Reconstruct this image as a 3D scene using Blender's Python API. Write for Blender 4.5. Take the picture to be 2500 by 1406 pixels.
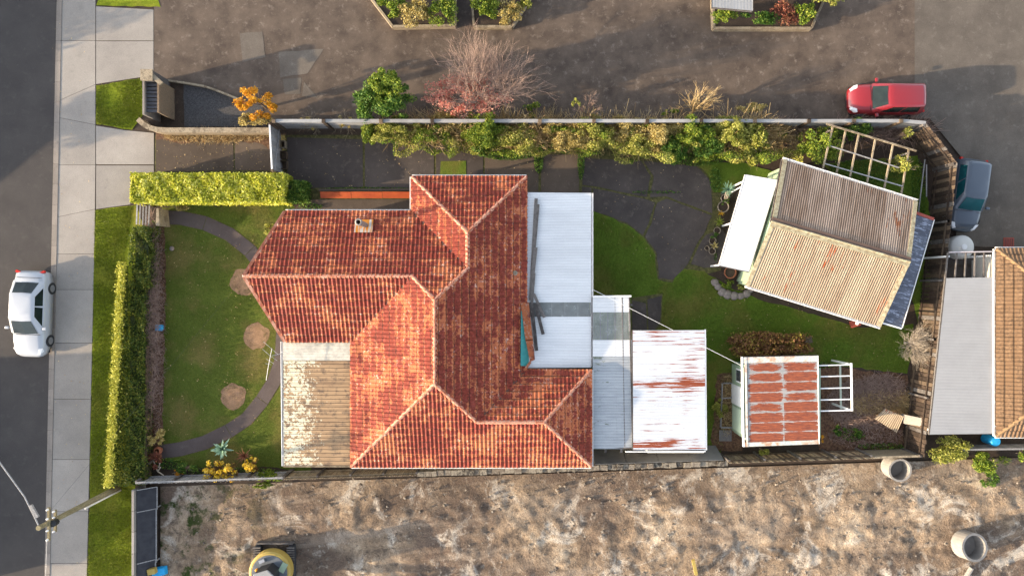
import bpy, bmesh, math, random
import numpy as np
from mathutils import Vector, Matrix, noise as mnoise
R = random.Random(7)
NR = np.random.RandomState(11)
for o in list(bpy.data.objects): bpy.data.objects.remove(o)
SC = bpy.context.scene
COL = SC.collection
# ------------------------------------------------------------------ camera, sky, sun, exposure
CAMH = 38.0; PPM = 46.0
cam = bpy.data.cameras.new('camera'); camo = bpy.data.objects.new('camera', cam); COL.objects.link(camo)
camo.location = (0, 0, CAMH); camo.rotation_euler = (0, 0, 0)
cam.sensor_width = 36; cam.lens = 36 * CAMH / (2500 / PPM); cam.clip_end = 2000
SC.camera = camo
SUN_DIR = Vector((-0.97, -0.243, 0)).normalized(); EL = math.radians(14.0)     # towards the sun
to_sun = Vector((SUN_DIR.x * math.cos(EL), SUN_DIR.y * math.cos(EL), math.sin(EL)))
w = bpy.data.worlds.new('World'); SC.world = w; w.use_nodes = True
nt = w.node_tree; bg = nt.nodes['Background']; sky = nt.nodes.new('ShaderNodeTexSky')
sky.sky_type = 'NISHITA'; sky.sun_disc = False; sky.sun_elevation = EL
sky.sun_rotation = math.atan2(to_sun.x, to_sun.y); sky.air_density = 0.8; sky.dust_density = 1.5; sky.ozone_density = 1.0
hs_ = nt.nodes.new('ShaderNodeHueSaturation'); hs_.inputs['Saturation'].default_value = .55; nt.links.new(sky.outputs[0], hs_.inputs['Color']); nt.links.new(hs_.outputs[0], bg.inputs[0]); bg.inputs[1].default_value = 0.15
sl = bpy.data.lights.new('sun', 'SUN'); sl.energy = 2.6; sl.angle = math.radians(0.6); sl.color = (1.0, 0.80, 0.56)
so = bpy.data.objects.new('sun', sl); COL.objects.link(so); so.rotation_euler = to_sun.to_track_quat('Z', 'Y').to_euler()
so.location = (-30, -10, 20)
vs = SC.view_settings; vs.view_transform = 'Standard'; vs.look = 'None'; vs.gamma = 1; vs.exposure = 2.12
vs.use_curve_mapping = False

# ------------------------------------------------------------------ helpers
def P(px, py, z=0.0):
    k = (CAMH - z) / CAMH / PPM
    return Vector(((px - 1250) * k, -(py - 703) * k, z))
LOC = {}
def thing(name, label, cat, loc=(0, 0, 0), rz=0, group=None):
    o = bpy.data.objects.new(name, None); COL.objects.link(o); o.location = loc; o.rotation_euler = (0, 0, rz)
    o.empty_display_size = .2
    o['label'] = label; o['category'] = cat
    if group: o['group'] = group
    LOC[o] = (Vector(loc), rz)
    return o
def tag(o, label=None, cat=None, group=None, kind=None):
    if label: o['label'] = label
    if cat: o['category'] = cat
    if group: o['group'] = group
    if kind: o['kind'] = kind
    return o
def dup(root, loc, rz=0, label=None):
    c = root.copy(); COL.objects.link(c); c.location = loc; c.rotation_euler = (0, 0, rz)
    if label: c['label'] = label
    for ch in root.children:
        d = ch.copy(); COL.objects.link(d); d.parent = c
        for g in ch.children:
            e = g.copy(); COL.objects.link(e); e.parent = d
    return c
class MB:
    def __init__(s): s.v = []; s.f = []; s.uv = []
    def quad(s, a, b, c, d, uv=None):
        n = len(s.v); s.v += [tuple(a), tuple(b), tuple(c), tuple(d)]; s.f.append((n, n+1, n+2, n+3)); s.uv += uv or [(0,0),(1,0),(1,1),(0,1)]
    def face(s, pts):
        n = len(s.v); s.v += [tuple(p) for p in pts]; s.f.append(tuple(range(n, n+len(pts)))); s.uv += [(0, 0)] * len(pts)
    def hexa(s, p):      # 8 points: bottom 4 ccw, top 4 ccw
        n = len(s.v); s.v += [tuple(q) for q in p]
        for f in ((3,2,1,0),(4,5,6,7),(0,1,5,4),(1,2,6,5),(2,3,7,6),(3,0,4,7)):
            s.f.append(tuple(n+i for i in f)); s.uv += [(0,0),(1,0),(1,1),(0,1)]
    def box(s, c, sz, rz=0):
        cx, cy, cz = c; x, y, z = sz[0]/2, sz[1]/2, sz[2]/2; ca, sa = math.cos(rz), math.sin(rz)
        pts = []
        for dz in (-z, z):
            for dx, dy in ((-x,-y),(x,-y),(x,y),(-x,y)):
                pts.append((cx+dx*ca-dy*sa, cy+dx*sa+dy*ca, cz+dz))
        s.hexa(pts)
    def bar(s, a, b, w, h):
        a = Vector(a); b = Vector(b); d = (b-a); L = d.length
        if L < 1e-6: return
        d /= L; u = Vector((0,0,1)).cross(d)
        if u.length < 1e-3: u = Vector((1,0,0))
        u.normalize(); v = d.cross(u)
        pts = [a-u*w/2-v*h/2, b-u*w/2-v*h/2, b+u*w/2-v*h/2, a+u*w/2-v*h/2, a-u*w/2+v*h/2, b-u*w/2+v*h/2, b+u*w/2+v*h/2, a+u*w/2+v*h/2]
        s.hexa(pts)
    def tube(s, pts, rad, n=6, caps=True):
        pts = [Vector(p) for p in pts]; m = len(pts)
        if not hasattr(rad, '__len__'): rad = [rad]*m
        base = len(s.v)
        for i, p in enumerate(pts):
            d = pts[min(i+1, m-1)] - pts[max(i-1, 0)]
            if d.length < 1e-6: d = Vector((0,0,1))
            d.normalize(); u = d.orthogonal().normalized() if abs(d.z) > .99 else Vector((0,0,1)).cross(d).normalized(); v = d.cross(u)
            for k in range(n):
                a = 2*math.pi*k/n; q = p + (u*math.cos(a)+v*math.sin(a))*rad[i]; s.v.append(tuple(q))
        for i in range(m-1):
            for k in range(n):
                s.f.append((base+i*n+k, base+i*n+(k+1)%n, base+(i+1)*n+(k+1)%n, base+(i+1)*n+k)); s.uv += [(0,0),(1,0),(1,1),(0,1)]
        if caps:
            s.f.append(tuple(base+k for k in reversed(range(n)))); s.uv += [(0,0)]*n
            s.f.append(tuple(base+(m-1)*n+k for k in range(n))); s.uv += [(0,0)]*n
    def lathe(s, prof, c=(0,0,0), n=20):
        base = len(s.v); m = len(prof)
        for r, z in prof:
            for k in range(n):
                a = 2*math.pi*k/n; s.v.append((c[0]+r*math.cos(a), c[1]+r*math.sin(a), c[2]+z))
        for i in range(m-1):
            for k in range(n):
                s.f.append((base+i*n+k, base+i*n+(k+1)%n, base+(i+1)*n+(k+1)%n, base+(i+1)*n+k)); s.uv += [(0,0),(1,0),(1,1),(0,1)]
    def prism(s, poly, z0, z1):
        n = len(s.v); m = len(poly)
        area = sum(poly[i][0]*poly[(i+1)%m][1]-poly[(i+1)%m][0]*poly[i][1] for i in range(m))
        if area < 0: poly = poly[::-1]
        s.v += [(p[0], p[1], z0) for p in poly] + [(p[0], p[1], z1) for p in poly]
        s.f.append(tuple(n+m+i for i in range(m))); s.uv += [(0,0)]*m
        s.f.append(tuple(n+i for i in reversed(range(m)))); s.uv += [(0,0)]*m
        for i in range(m):
            j = (i+1) % m; s.f.append((n+i, n+j, n+m+j, n+m+i)); s.uv += [(0,0),(1,0),(1,1),(0,1)]
    def mesh(s, name, off=None):
        me = bpy.data.meshes.new(name)
        v = s.v
        if off is not None:
            o, rz = off
            ca, sa = math.cos(-rz), math.sin(-rz)
            v = [((a-o[0])*ca-(b-o[1])*sa, (a-o[0])*sa+(b-o[1])*ca, c-o[2]) for a, b, c in v]
        me.from_pydata(v, [], s.f)
        uvl = me.uv_layers.new(name='UVMap'); uvl.data.foreach_set('uv', [c for p in s.uv for c in p])
        return me
def obj(name, mb, m, parent=None, smooth=False, local=False, bevel=0):
    off = None
    if parent is not None and not local: off = LOC[parent]
    me = mb if isinstance(mb, bpy.types.Mesh) else mb.mesh(name, off)
    me.materials.clear(); me.materials.append(m)
    if smooth: me.shade_smooth()
    o = bpy.data.objects.new(name, me); COL.objects.link(o)
    if parent is not None: o.parent = parent
    LOC[o] = LOC[parent] if parent is not None and not local else (Vector((0,0,0)), 0)
    if bevel:
        b = o.modifiers.new('bevel', 'BEVEL'); b.width = bevel; b.segments = 2; b.limit_method = 'ANGLE'
    return o
def npmesh(name, V, F):     # V (n,3), F (m,4) numpy
    me = bpy.data.meshes.new(name); me.vertices.add(len(V)); me.vertices.foreach_set('co', V.astype(np.float32).ravel())
    k = F.shape[1]; me.loops.add(F.size); me.loops.foreach_set('vertex_index', F.astype(np.int32).ravel())
    me.polygons.add(len(F)); me.polygons.foreach_set('loop_start', np.arange(0, F.size, k, dtype=np.int32))
    me.polygons.foreach_set('loop_total', np.full(len(F), k, dtype=np.int32)); me.update(calc_edges=True); me.validate()
    return me
# ------------------------------------------------------------------ materials
def N(nt, t, **k):
    n = nt.nodes.new(t)
    for a, b in k.items():
        if a in n.inputs: n.inputs[a].default_value = b
        else: setattr(n, a, b)
    return n
def base_mat(name, rough=.85, spec=.3, metal=0):
    m = bpy.data.materials.new(name); m.use_nodes = True; nt = m.node_tree; b = nt.nodes['Principled BSDF']
    b.inputs['Roughness'].default_value = rough; b.inputs['Specular IOR Level'].default_value = spec; b.inputs['Metallic'].default_value = metal
    return m, nt, b
def c4(c): return (c[0], c[1], c[2], 1)
def ramp(nt, fac, stops, interp='LINEAR'):
    r = nt.nodes.new('ShaderNodeValToRGB'); r.color_ramp.interpolation = interp
    e = r.color_ramp.elements
    while len(e) < len(stops): e.new(.5)
    for i, (p, c) in enumerate(stops):
        e[i].position = p; e[i].color = c4(c) if hasattr(c, '__len__') else (c, c, c, 1)
    nt.links.new(fac, r.inputs[0]); return r.outputs[0]
def pos(nt, scale=(1,1,1), rot=0, src='world'):
    if src == 'world': o = nt.nodes.new('ShaderNodeNewGeometry').outputs['Position']
    elif src == 'uv': o = nt.nodes.new('ShaderNodeTexCoord').outputs['UV']
    else: o = nt.nodes.new('ShaderNodeTexCoord').outputs['Object']
    if scale == (1,1,1) and rot == 0: return o
    r = nt.nodes.new('ShaderNodeMapping'); r.vector_type = 'POINT'
    nt.links.new(o, r.inputs[0]); r.inputs['Rotation'].default_value = (0, 0, rot)
    r2 = nt.nodes.new('ShaderNodeMapping'); r2.inputs['Scale'].default_value = scale; nt.links.new(r.outputs[0], r2.inputs[0])
    return r2.outputs[0]
def nz(nt, vec, scale, detail=4, rough=.6, dist=0):
    n = nt.nodes.new('ShaderNodeTexNoise'); n.inputs['Scale'].default_value = scale; n.inputs['Detail'].default_value = detail
    n.inputs['Roughness'].default_value = rough; n.inputs['Distortion'].default_value = dist
    nt.links.new(vec, n.inputs['Vector']); return n.outputs['Fac']
def mix(nt, fac, a, b, mode='MIX'):
    m = nt.nodes.new('ShaderNodeMix'); m.data_type = 'RGBA'; m.blend_type = mode
    for s, v in ((0, fac), (6, a), (7, b)):
        if hasattr(v, 'links'): nt.links.new(v, m.inputs[s])
        else: m.inputs[s].default_value = v if s == 0 else c4(v)
    return m.outputs[2]
def mth(nt, op, a, b=0, clamp=False):
    m = nt.nodes.new('ShaderNodeMath'); m.operation = 'MULTIPLY' if op == 'MULTIPLY_ADD' else op; m.use_clamp = clamp
    for i, v in enumerate((a, b)):
        if hasattr(v, 'links'): nt.links.new(v, m.inputs[i])
        else: m.inputs[i].default_value = v
    return m.outputs[0]
def bump(nt, b, h, strength=.4, dist=.02):
    n = nt.nodes.new('ShaderNodeBump'); n.inputs['Strength'].default_value = strength; n.inputs['Distance'].default_value = dist
    nt.links.new(h, n.inputs['Height']); nt.links.new(n.outputs[0], b.inputs['Normal'])
def simple(name, c1, c2=None, c3=None, scale=3, rough=.85, spec=.3, metal=0, bumps=0, vec=(1,1,1), rot=0, fine=0, rnd=0, detail=5, lo=.3, hi=.7):
    m, nt, b = base_mat(name, rough, spec, metal)
    v = pos(nt, vec, rot)
    c2 = c2 or tuple(x*.8 for x in c1)
    st = [(lo, c1), (hi, c2)] if c3 is None else [(lo, c1), ((lo+hi)/2, c2), (hi, c3)]
    f = nz(nt, v, scale, detail)
    if rnd:
        oi = nt.nodes.new('ShaderNodeObjectInfo').outputs['Random']; ri = nt.nodes.new('ShaderNodeNewGeometry').outputs['Random Per Island']
        s = mth(nt, 'FRACT', mth(nt, 'ADD', oi, ri)); f = mth(nt, 'ADD', f, mth(nt, 'MULTIPLY', mth(nt, 'SUBTRACT', s, .5), rnd))
    col = ramp(nt, f, st)
    if fine:
        g = ramp(nt, nz(nt, v, fine, 3, .7), [(.3, .55), (.7, 1.35)]); col = mix(nt, 1.0, col, g, 'MULTIPLY')
    nt.links.new(col, b.inputs['Base Color'])
    if bumps: bump(nt, b, nz(nt, v, max(fine, scale*4), 4), bumps)
    return m
def leafmat(name, cols, trans=.25, scale=1.2):
    m, nt, b = base_mat(name, .6, .25)
    g = nt.nodes.new('ShaderNodeNewGeometry').outputs['Random Per Island']
    f = mth(nt, 'ADD', mth(nt, 'MULTIPLY', g, .6), mth(nt, 'MULTIPLY', nz(nt, pos(nt), scale, 3), .5))
    n = len(cols); col = ramp(nt, f, [(.15 + .7*i/(n-1), c) for i, c in enumerate(cols)])
    nt.links.new(col, b.inputs['Base Color'])
    t = nt.nodes.new('ShaderNodeBsdfTranslucent'); nt.links.new(col, t.inputs[0]); mx = nt.nodes.new('ShaderNodeMixShader'); mx.inputs[0].default_value = trans
    out = nt.nodes['Material Output']; nt.links.new(b.outputs[0], mx.inputs[1]); nt.links.new(t.outputs[0], mx.inputs[2]); nt.links.new(mx.outputs[0], out.inputs[0])
    return m
def grassmat(name, a, b_, c, d, brown=.5):
    m, nt, b = base_mat(name, .9, .1); v = pos(nt)
    f1 = nz(nt, v, .35, 5, .6); f2 = nz(nt, v, 9, 5, .75); f3 = nz(nt, v, 42, 3, .8)
    c1 = ramp(nt, f2, [(.3, a), (.7, b_)]); c2 = ramp(nt, f2, [(.3, c), (.7, d)])
    col = mix(nt, ramp(nt, f1, [(.62-.25*brown, 0), (.78-.25*brown, 1)]), c1, c2)
    col = mix(nt, 1.0, col, ramp(nt, f3, [(.3, .45), (.7, 1.6)]), 'MULTIPLY')
    nt.links.new(col, b.inputs['Base Color']); bump(nt, b, mth(nt, 'ADD', f2, f3), .9, .06)
    return m
def concmat(name, a, b_, stain, moss=None, mossamt=.0, sc=.6):
    m, nt, b = base_mat(name, .9, .2); v = pos(nt)
    col = ramp(nt, nz(nt, v, sc, 6, .65), [(.3, a), (.7, b_)])
    col = mix(nt, ramp(nt, nz(nt, v, 2.3, 6, .75), [(.55, 0), (.72, .7)]), col, stain)
    col = mix(nt, 1.0, col, ramp(nt, nz(nt, v, 35, 4, .8), [(.3, .72), (.7, 1.25)]), 'MULTIPLY')
    if moss: col = mix(nt, ramp(nt, nz(nt, v, 1.4, 8, .8, .6), [(.66-mossamt*.3, 0), (.74-mossamt*.3, .9)]), col, moss)
    oi = nt.nodes.new('ShaderNodeObjectInfo').outputs['Random']; col = mix(nt, 1.0, col, ramp(nt, oi, [(0, .88), (1, 1.1)]), 'MULTIPLY')
    nt.links.new(col, b.inputs['Base Color']); bump(nt, b, nz(nt, v, 30, 5, .8), .35, .02)
    return m
def tilemat(name, base, pale, dark, org, darkamt=.5, paleamt=.9):
    m, nt, b = base_mat(name, .75, .3); v = pos(nt)
    uv = nt.nodes.new('ShaderNodeTexCoord').outputs['UV']; sep = nt.nodes.new('ShaderNodeSeparateXYZ'); nt.links.new(uv, sep.inputs[0])
    oi = nt.nodes.new('ShaderNodeObjectInfo').outputs['Random']; ri = nt.nodes.new('ShaderNodeNewGeometry').outputs['Random Per Island']
    rnd = mth(nt, 'FRACT', mth(nt, 'ADD', oi, ri))
    big = nz(nt, v, .75, 3, .6); mid = nz(nt, v, 4.2, 4, .65); fine = nz(nt, v, 13, 4, .7); f2 = nz(nt, v, 8.5, 3, .6)
    pf = mth(nt, 'ADD', mth(nt, 'ADD', mth(nt, 'MULTIPLY', mid, .6), mth(nt, 'MULTIPLY', f2, .7)), mth(nt, 'MULTIPLY', rnd, .06))
    col = mix(nt, ramp(nt, pf, [(.725, 0), (.84, paleamt)]), base, pale)
    of = mth(nt, 'ADD', mth(nt, 'MULTIPLY', fine, .8), mth(nt, 'MULTIPLY', rnd, .12))
    col = mix(nt, ramp(nt, of, [(.47, 0), (.62, .75)]), col, org)
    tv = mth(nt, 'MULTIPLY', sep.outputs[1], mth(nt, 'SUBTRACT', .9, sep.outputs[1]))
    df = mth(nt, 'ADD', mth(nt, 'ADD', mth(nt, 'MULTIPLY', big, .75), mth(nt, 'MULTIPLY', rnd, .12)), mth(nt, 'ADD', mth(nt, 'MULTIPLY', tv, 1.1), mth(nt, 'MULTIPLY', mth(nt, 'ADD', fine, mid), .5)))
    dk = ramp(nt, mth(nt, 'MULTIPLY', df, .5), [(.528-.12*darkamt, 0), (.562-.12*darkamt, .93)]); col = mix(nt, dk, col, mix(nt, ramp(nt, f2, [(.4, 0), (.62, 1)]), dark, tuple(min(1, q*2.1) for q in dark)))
    line = ramp(nt, sep.outputs[1], [(.03, .5), (.07, 1), (.73, 1), (.82, .25)])  # butt shadow and grime painted along each course
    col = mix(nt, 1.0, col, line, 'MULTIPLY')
    col = mix(nt, 1.0, col, ramp(nt, rnd, [(0, .92), (1, 1.06)]), 'MULTIPLY')
    nt.links.new(col, b.inputs['Base Color']); bump(nt, b, fine, .25, .01)
    return m
def tinmat(name, paint, paint2, rust=None, rust2=None, mode='noise', bands=None, amt=.5, rot=0, stretch=(1,1,1), rough=.45, spec=.5, dirt=.12, trough=.12):
    m, nt, b = base_mat(name, rough, spec)
    v = pos(nt, stretch, rot)
    f = nz(nt, v, 1.3, 6, .7); oi = nt.nodes.new('ShaderNodeObjectInfo').outputs['Random']
    f = mth(nt, 'ADD', f, mth(nt, 'MULTIPLY', mth(nt, 'SUBTRACT', oi, .5), .25))
    col = ramp(nt, f, [(.35, paint), (.68, paint2)])
    col = mix(nt, 1.0, col, ramp(nt, nz(nt, pos(nt), 22, 4, .7), [(.3, 1-dirt), (.7, 1+dirt*.4)]), 'MULTIPLY')
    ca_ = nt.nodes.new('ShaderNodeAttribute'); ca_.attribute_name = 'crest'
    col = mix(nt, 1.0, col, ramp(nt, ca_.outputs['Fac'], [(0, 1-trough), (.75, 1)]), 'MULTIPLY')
    if rust:
        rc = ramp(nt, nz(nt, v, 6, 6, .8), [(.40, rust), (.65, rust2 or rust)])
        if mode == 'uv':
            uv = nt.nodes.new('ShaderNodeTexCoord').outputs['UV']; s = nt.nodes.new('ShaderNodeSeparateXYZ'); nt.links.new(uv, s.inputs[0])
            ex = mth(nt, 'MULTIPLY', mth(nt, 'MULTIPLY', s.outputs[0], mth(nt, 'SUBTRACT', 1, s.outputs[0])), 4)
            ey = mth(nt, 'MULTIPLY', mth(nt, 'MULTIPLY', s.outputs[1], mth(nt, 'SUBTRACT', 1, s.outputs[1])), 4)
            e = mth(nt, 'MULTIPLY', mth(nt, 'POWER', ex, .30), mth(nt, 'POWER', ey, .42))
            k = mth(nt, 'ADD', e, mth(nt, 'MULTIPLY', mth(nt, 'SUBTRACT', nz(nt, pos(nt, (.8,4.5,1)), 2.6, 9, .8), .5), 2.3))
            k = mth(nt, 'ADD', k, mth(nt, 'MULTIPLY', mth(nt, 'SUBTRACT', oi, .5), .35))
            fac = ramp(nt, k, [(.43, 0), (.52, .96)])
        else:
            n2 = mth(nt, 'ADD', mth(nt, 'MULTIPLY', nz(nt, v, 1.9, 6, .7), .7), mth(nt, 'MULTIPLY', nz(nt, pos(nt), .33, 2), .45))
            if bands:
                sy = nt.nodes.new('ShaderNodeSeparateXYZ'); nt.links.new(pos(nt), sy.inputs[0]); mr = nt.nodes.new('ShaderNodeMapRange'); nt.links.new(sy.outputs[1], mr.inputs[0]); mr.inputs[1].default_value = -8.2; mr.inputs[2].default_value = -2.0
                n2 = mth(nt, 'ADD', n2, ramp(nt, mr.outputs[0], bands))
            fac = ramp(nt, n2, [(.78-amt*.4, 0), (.80-amt*.4, 1)])
        col = mix(nt, fac, col, rc); 
        rr = nt.nodes.new('ShaderNodeMapRange'); nt.links.new(fac, rr.inputs[0]); rr.inputs[3].default_value = rough; rr.inputs[4].default_value = .9; nt.links.new(rr.outputs[0], b.inputs['Roughness'])
    nt.links.new(col, b.inputs['Base Color'])
    return m
def clearmat(name, col, alpha=.45):
    m, nt, b = base_mat(name, .25, .5); b.inputs['Base Color'].default_value = c4(col)
    n = ramp(nt, nz(nt, pos(nt), 3, 5, .7), [(.35, tuple(x*.8 for x in col)), (.7, tuple(min(1, x*1.3) for x in col))]); nt.links.new(n, b.inputs['Base Color'])
    t = nt.nodes.new('ShaderNodeBsdfTransparent'); mx = nt.nodes.new('ShaderNodeMixShader'); mx.inputs[0].default_value = 1-alpha
    nt.links.new(b.outputs[0], mx.inputs[1]); nt.links.new(t.outputs[0], mx.inputs[2]); nt.links.new(mx.outputs[0], nt.nodes['Material Output'].inputs[0])
    return m
M = {}
M['earth'] = simple('earth', (.03,.02,.013), (.06,.04,.026), scale=2, fine=25, bumps=.6)
M['litter'] = simple('litter', (.035,.018,.011), (.12,.06,.032), (.18,.11,.06), scale=9, fine=40, bumps=1)
M['asphalt'] = concmat('asphalt', (.052,.046,.043), (.072,.064,.058), (.088,.08,.07))
M['drive'] = concmat('drive', (.06,.044,.034), (.14,.105,.078), (.26,.21,.165), sc=.8)
M['drive2'] = concmat('drive_pale', (.085,.07,.056), (.135,.113,.09), (.18,.155,.125))
M['foot'] = concmat('footpath_concrete', (.23,.205,.178), (.295,.265,.228), (.20,.18,.155))
M['kerb'] = concmat('kerb_concrete', (.19,.165,.14), (.25,.215,.18), (.14,.12,.10))
M['patio'] = concmat('patio_concrete', (.048,.039,.034), (.083,.067,.057), (.15,.12,.098), (.035,.04,.012), .05)
M['yardconc'] = concmat('yard_concrete', (.07,.052,.038), (.11,.083,.062), (.14,.11,.082), (.045,.05,.014), .1)
M['pathc'] = concmat('path_concrete', (.065,.05,.046), (.095,.076,.07), (.12,.098,.088))
M['lawn'] = grassmat('front_lawn', (.06,.088,.013), (.105,.13,.022), (.13,.115,.03), (.165,.135,.045), .62)
M['lawnb'] = grassmat('back_lawn', (.065,.11,.012), (.115,.17,.02), (.115,.12,.02), (.16,.145,.035), .6)
M['verge'] = grassmat('verge_grass', (.12,.155,.010), (.20,.235,.015), (.20,.19,.02), (.27,.24,.04), .45)
M['moss'] = simple('moss', (.035,.033,.012), (.075,.07,.02), (.13,.11,.04), scale=6, fine=30, bumps=1)
M['bare'] = simple('bare_soil', (.19,.11,.06), (.27,.165,.095), scale=3, fine=30, bumps=.5)
M['gravel'] = simple('gravel', (.035,.033,.032), (.09,.085,.082), scale=14, fine=40, bumps=1)
M['dirt'] = None
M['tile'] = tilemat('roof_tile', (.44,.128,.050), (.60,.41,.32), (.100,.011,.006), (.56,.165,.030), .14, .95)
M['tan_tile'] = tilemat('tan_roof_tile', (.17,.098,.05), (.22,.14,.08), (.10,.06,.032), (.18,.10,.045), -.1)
M['ridge'] = simple('ridge_cap', (.42,.17,.10), (.52,.27,.18), (.33,.10,.05), scale=3, fine=20, rnd=.4)
M['valley'] = simple('valley_metal', (.07,.045,.035), (.11,.07,.05), rough=.7)
M['white'] = simple('white_paint', (.78,.77,.74), (.70,.68,.64), scale=4, rough=.5)
M['gutter'] = simple('gutter_paint', (.80,.78,.74), (.66,.62,.56), scale=6, rough=.5)
M['wallw'] = simple('weatherboard', (.62,.58,.50), (.56,.52,.45), scale=1, vec=(1,1,8), rough=.6)
M['wallg'] = simple('green_wall', (.30,.38,.26), (.26,.33,.22), scale=2, rough=.6)
M['glass'] = simple('window_glass', (.03,.04,.045), (.05,.06,.07), rough=.08, spec=.8)
M['wood'] = simple('weathered_wood', (.085,.074,.066), (.14,.125,.112), (.06,.05,.045), scale=4, vec=(1,1,1), fine=30, rnd=.5)
M['woodbr'] = simple('brown_paling', (.045,.03,.02), (.085,.058,.038), (.15,.105,.065), scale=3, fine=25, rnd=.6)
M['woodrear'] = simple('dark_paling', (.028,.018,.012), (.055,.036,.024), (.10,.07,.045), scale=3, fine=25, rnd=.7)
M['woodtan'] = simple('tan_timber', (.22,.165,.105), (.30,.24,.16), (.15,.115,.075), scale=4, fine=25, rnd=.3)
M['woodgrey'] = simple('grey_paling', (.22,.21,.20), (.30,.29,.28), scale=3, fine=20, rnd=.5)
M['woodlit'] = simple('pale_paling', (.2,.155,.1), (.28,.225,.15), scale=3, fine=20, rnd=.6)  # sunlight on boards put into a paler brown; also the corner screen
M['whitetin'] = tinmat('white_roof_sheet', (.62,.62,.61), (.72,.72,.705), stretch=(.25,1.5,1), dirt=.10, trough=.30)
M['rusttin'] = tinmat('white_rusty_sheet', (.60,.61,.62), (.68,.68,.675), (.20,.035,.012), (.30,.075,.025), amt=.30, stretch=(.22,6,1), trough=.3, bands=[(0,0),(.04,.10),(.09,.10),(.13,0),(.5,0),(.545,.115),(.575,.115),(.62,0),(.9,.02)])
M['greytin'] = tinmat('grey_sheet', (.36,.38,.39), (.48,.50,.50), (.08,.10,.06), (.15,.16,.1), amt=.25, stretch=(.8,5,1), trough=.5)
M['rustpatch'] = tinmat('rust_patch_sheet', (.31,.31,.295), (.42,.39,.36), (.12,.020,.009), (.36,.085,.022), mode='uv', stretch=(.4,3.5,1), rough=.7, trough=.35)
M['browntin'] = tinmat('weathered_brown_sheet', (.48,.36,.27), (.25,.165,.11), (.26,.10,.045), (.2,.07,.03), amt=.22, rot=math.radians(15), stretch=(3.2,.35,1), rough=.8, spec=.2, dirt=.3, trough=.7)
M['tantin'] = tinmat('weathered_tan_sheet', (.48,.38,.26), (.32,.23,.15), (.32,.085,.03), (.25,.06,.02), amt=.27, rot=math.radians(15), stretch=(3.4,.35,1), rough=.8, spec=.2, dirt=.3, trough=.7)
M['capflash'] = simple('lichen_flashing', (.20,.14,.085), (.33,.28,.17), (.44,.39,.26), scale=7, fine=30)
M['bluetin'] = tinmat('slate_blue_sheet', (.062,.068,.09), (.11,.12,.15), (.25,.27,.33), (.3,.32,.38), amt=.42, rot=math.radians(15), stretch=(1,5,1), rough=.6)
M['redtrim'] = simple('red_trim', (.30,.06,.04), (.24,.05,.03), rough=.7)
M['redboard'] = simple('red_board', (.36,.07,.015), (.26,.04,.01), scale=2, rough=.6)
M['teal'] = simple('teal_sheet', (.025,.18,.17), (.04,.22,.2), scale=4, rough=.5)
M['clear'] = clearmat('clear_sheet', (.36,.38,.36), .45)
M['clearw'] = clearmat('cloudy_sheet', (.55,.52,.44), .72)
M['blue'] = simple('blue_plastic', (.02,.33,.62), (.02,.28,.55), rough=.4)
M['yellowp'] = simple('yellow_paint', (.40,.28,.06), (.33,.23,.06), rough=.6)
M['black'] = simple('black_rubber', (.02,.02,.022), (.035,.035,.035), rough=.8)
M['steel'] = simple('steel', (.45,.45,.45), (.35,.35,.35), rough=.35, metal=.8)
M['pole'] = simple('pole_wood', (.16,.13,.07), (.24,.20,.11), scale=3, fine=20)
M['wire'] = simple('wire', (.35,.34,.32), (.3,.3,.3), rough=.5)
M['terra'] = simple('terracotta', (.28,.10,.05), (.22,.08,.04), scale=5)
M['potc'] = simple('pot_stone', (.24,.19,.14), (.17,.14,.1), scale=5)
M['stone'] = simple('stone', (.16,.13,.11), (.24,.2,.175), scale=6, bumps=.4)
M['concring'] = simple('concrete_ring', (.19,.172,.152), (.25,.232,.205), scale=3, bumps=.3)
M['cardark'] = simple('car_trim', (.02,.02,.022), (.03,.03,.03), rough=.5)
M['carglass'] = simple('car_glass', (.006,.01,.01), (.02,.03,.028), scale=1.5, rough=.12, spec=.25)
M['tealglass'] = simple('teal_car_glass', (.006,.05,.06), (.01,.07,.08), scale=1.5, rough=.2, spec=.3)
def paint(name, c):
    m, nt, b = base_mat(name, .35, .5); b.inputs['Base Color'].default_value = c4(c); b.inputs['Coat Weight'].default_value = .6; b.inputs['Coat Roughness'].default_value = .08
    return m
M['pwhite'] = paint('white_car_paint', (.36,.37,.385)); M['pred'] = paint('red_car_paint', (.20,.010,.014)); M['pblue'] = paint('blue_grey_car_paint', (.045,.06,.08))
M['lamp'] = simple('lamp_glass', (.6,.6,.6), (.7,.7,.7), rough=.1); M['tail'] = simple('tail_glass', (.4,.02,.01), (.5,.03,.02), rough=.2)
# leaves
M['hedge'] = leafmat('hedge_leaves', [(.10,.15,.01), (.38,.40,.03), (.60,.58,.06), (.80,.76,.22)])
M['hedged'] = leafmat('dark_hedge_leaves', [(.02,.06,.01), (.05,.11,.015), (.10,.18,.02), (.22,.28,.05)])
M['fronth'] = leafmat('shaded_front_hedge_leaves', [(.02,.035,.008), (.045,.08,.012), (.09,.12,.015), (.20,.20,.03)])  # dark leaf tones carry the shade inside the front hedge
M['green'] = leafmat('green_leaves', [(.03,.07,.01), (.08,.14,.015), (.18,.24,.02), (.34,.36,.05)])
M['green2'] = leafmat('deep_green_leaves', [(.015,.05,.008), (.04,.10,.012), (.08,.16,.02), (.2,.26,.04)])
M['yell'] = leafmat('yellow_green_leaves', [(.07,.095,.012), (.19,.21,.03), (.34,.33,.06), (.50,.46,.13)])
M['gold'] = leafmat('golden_leaves', [(.16,.13,.03), (.32,.25,.065), (.46,.35,.12), (.56,.46,.20)])
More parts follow.
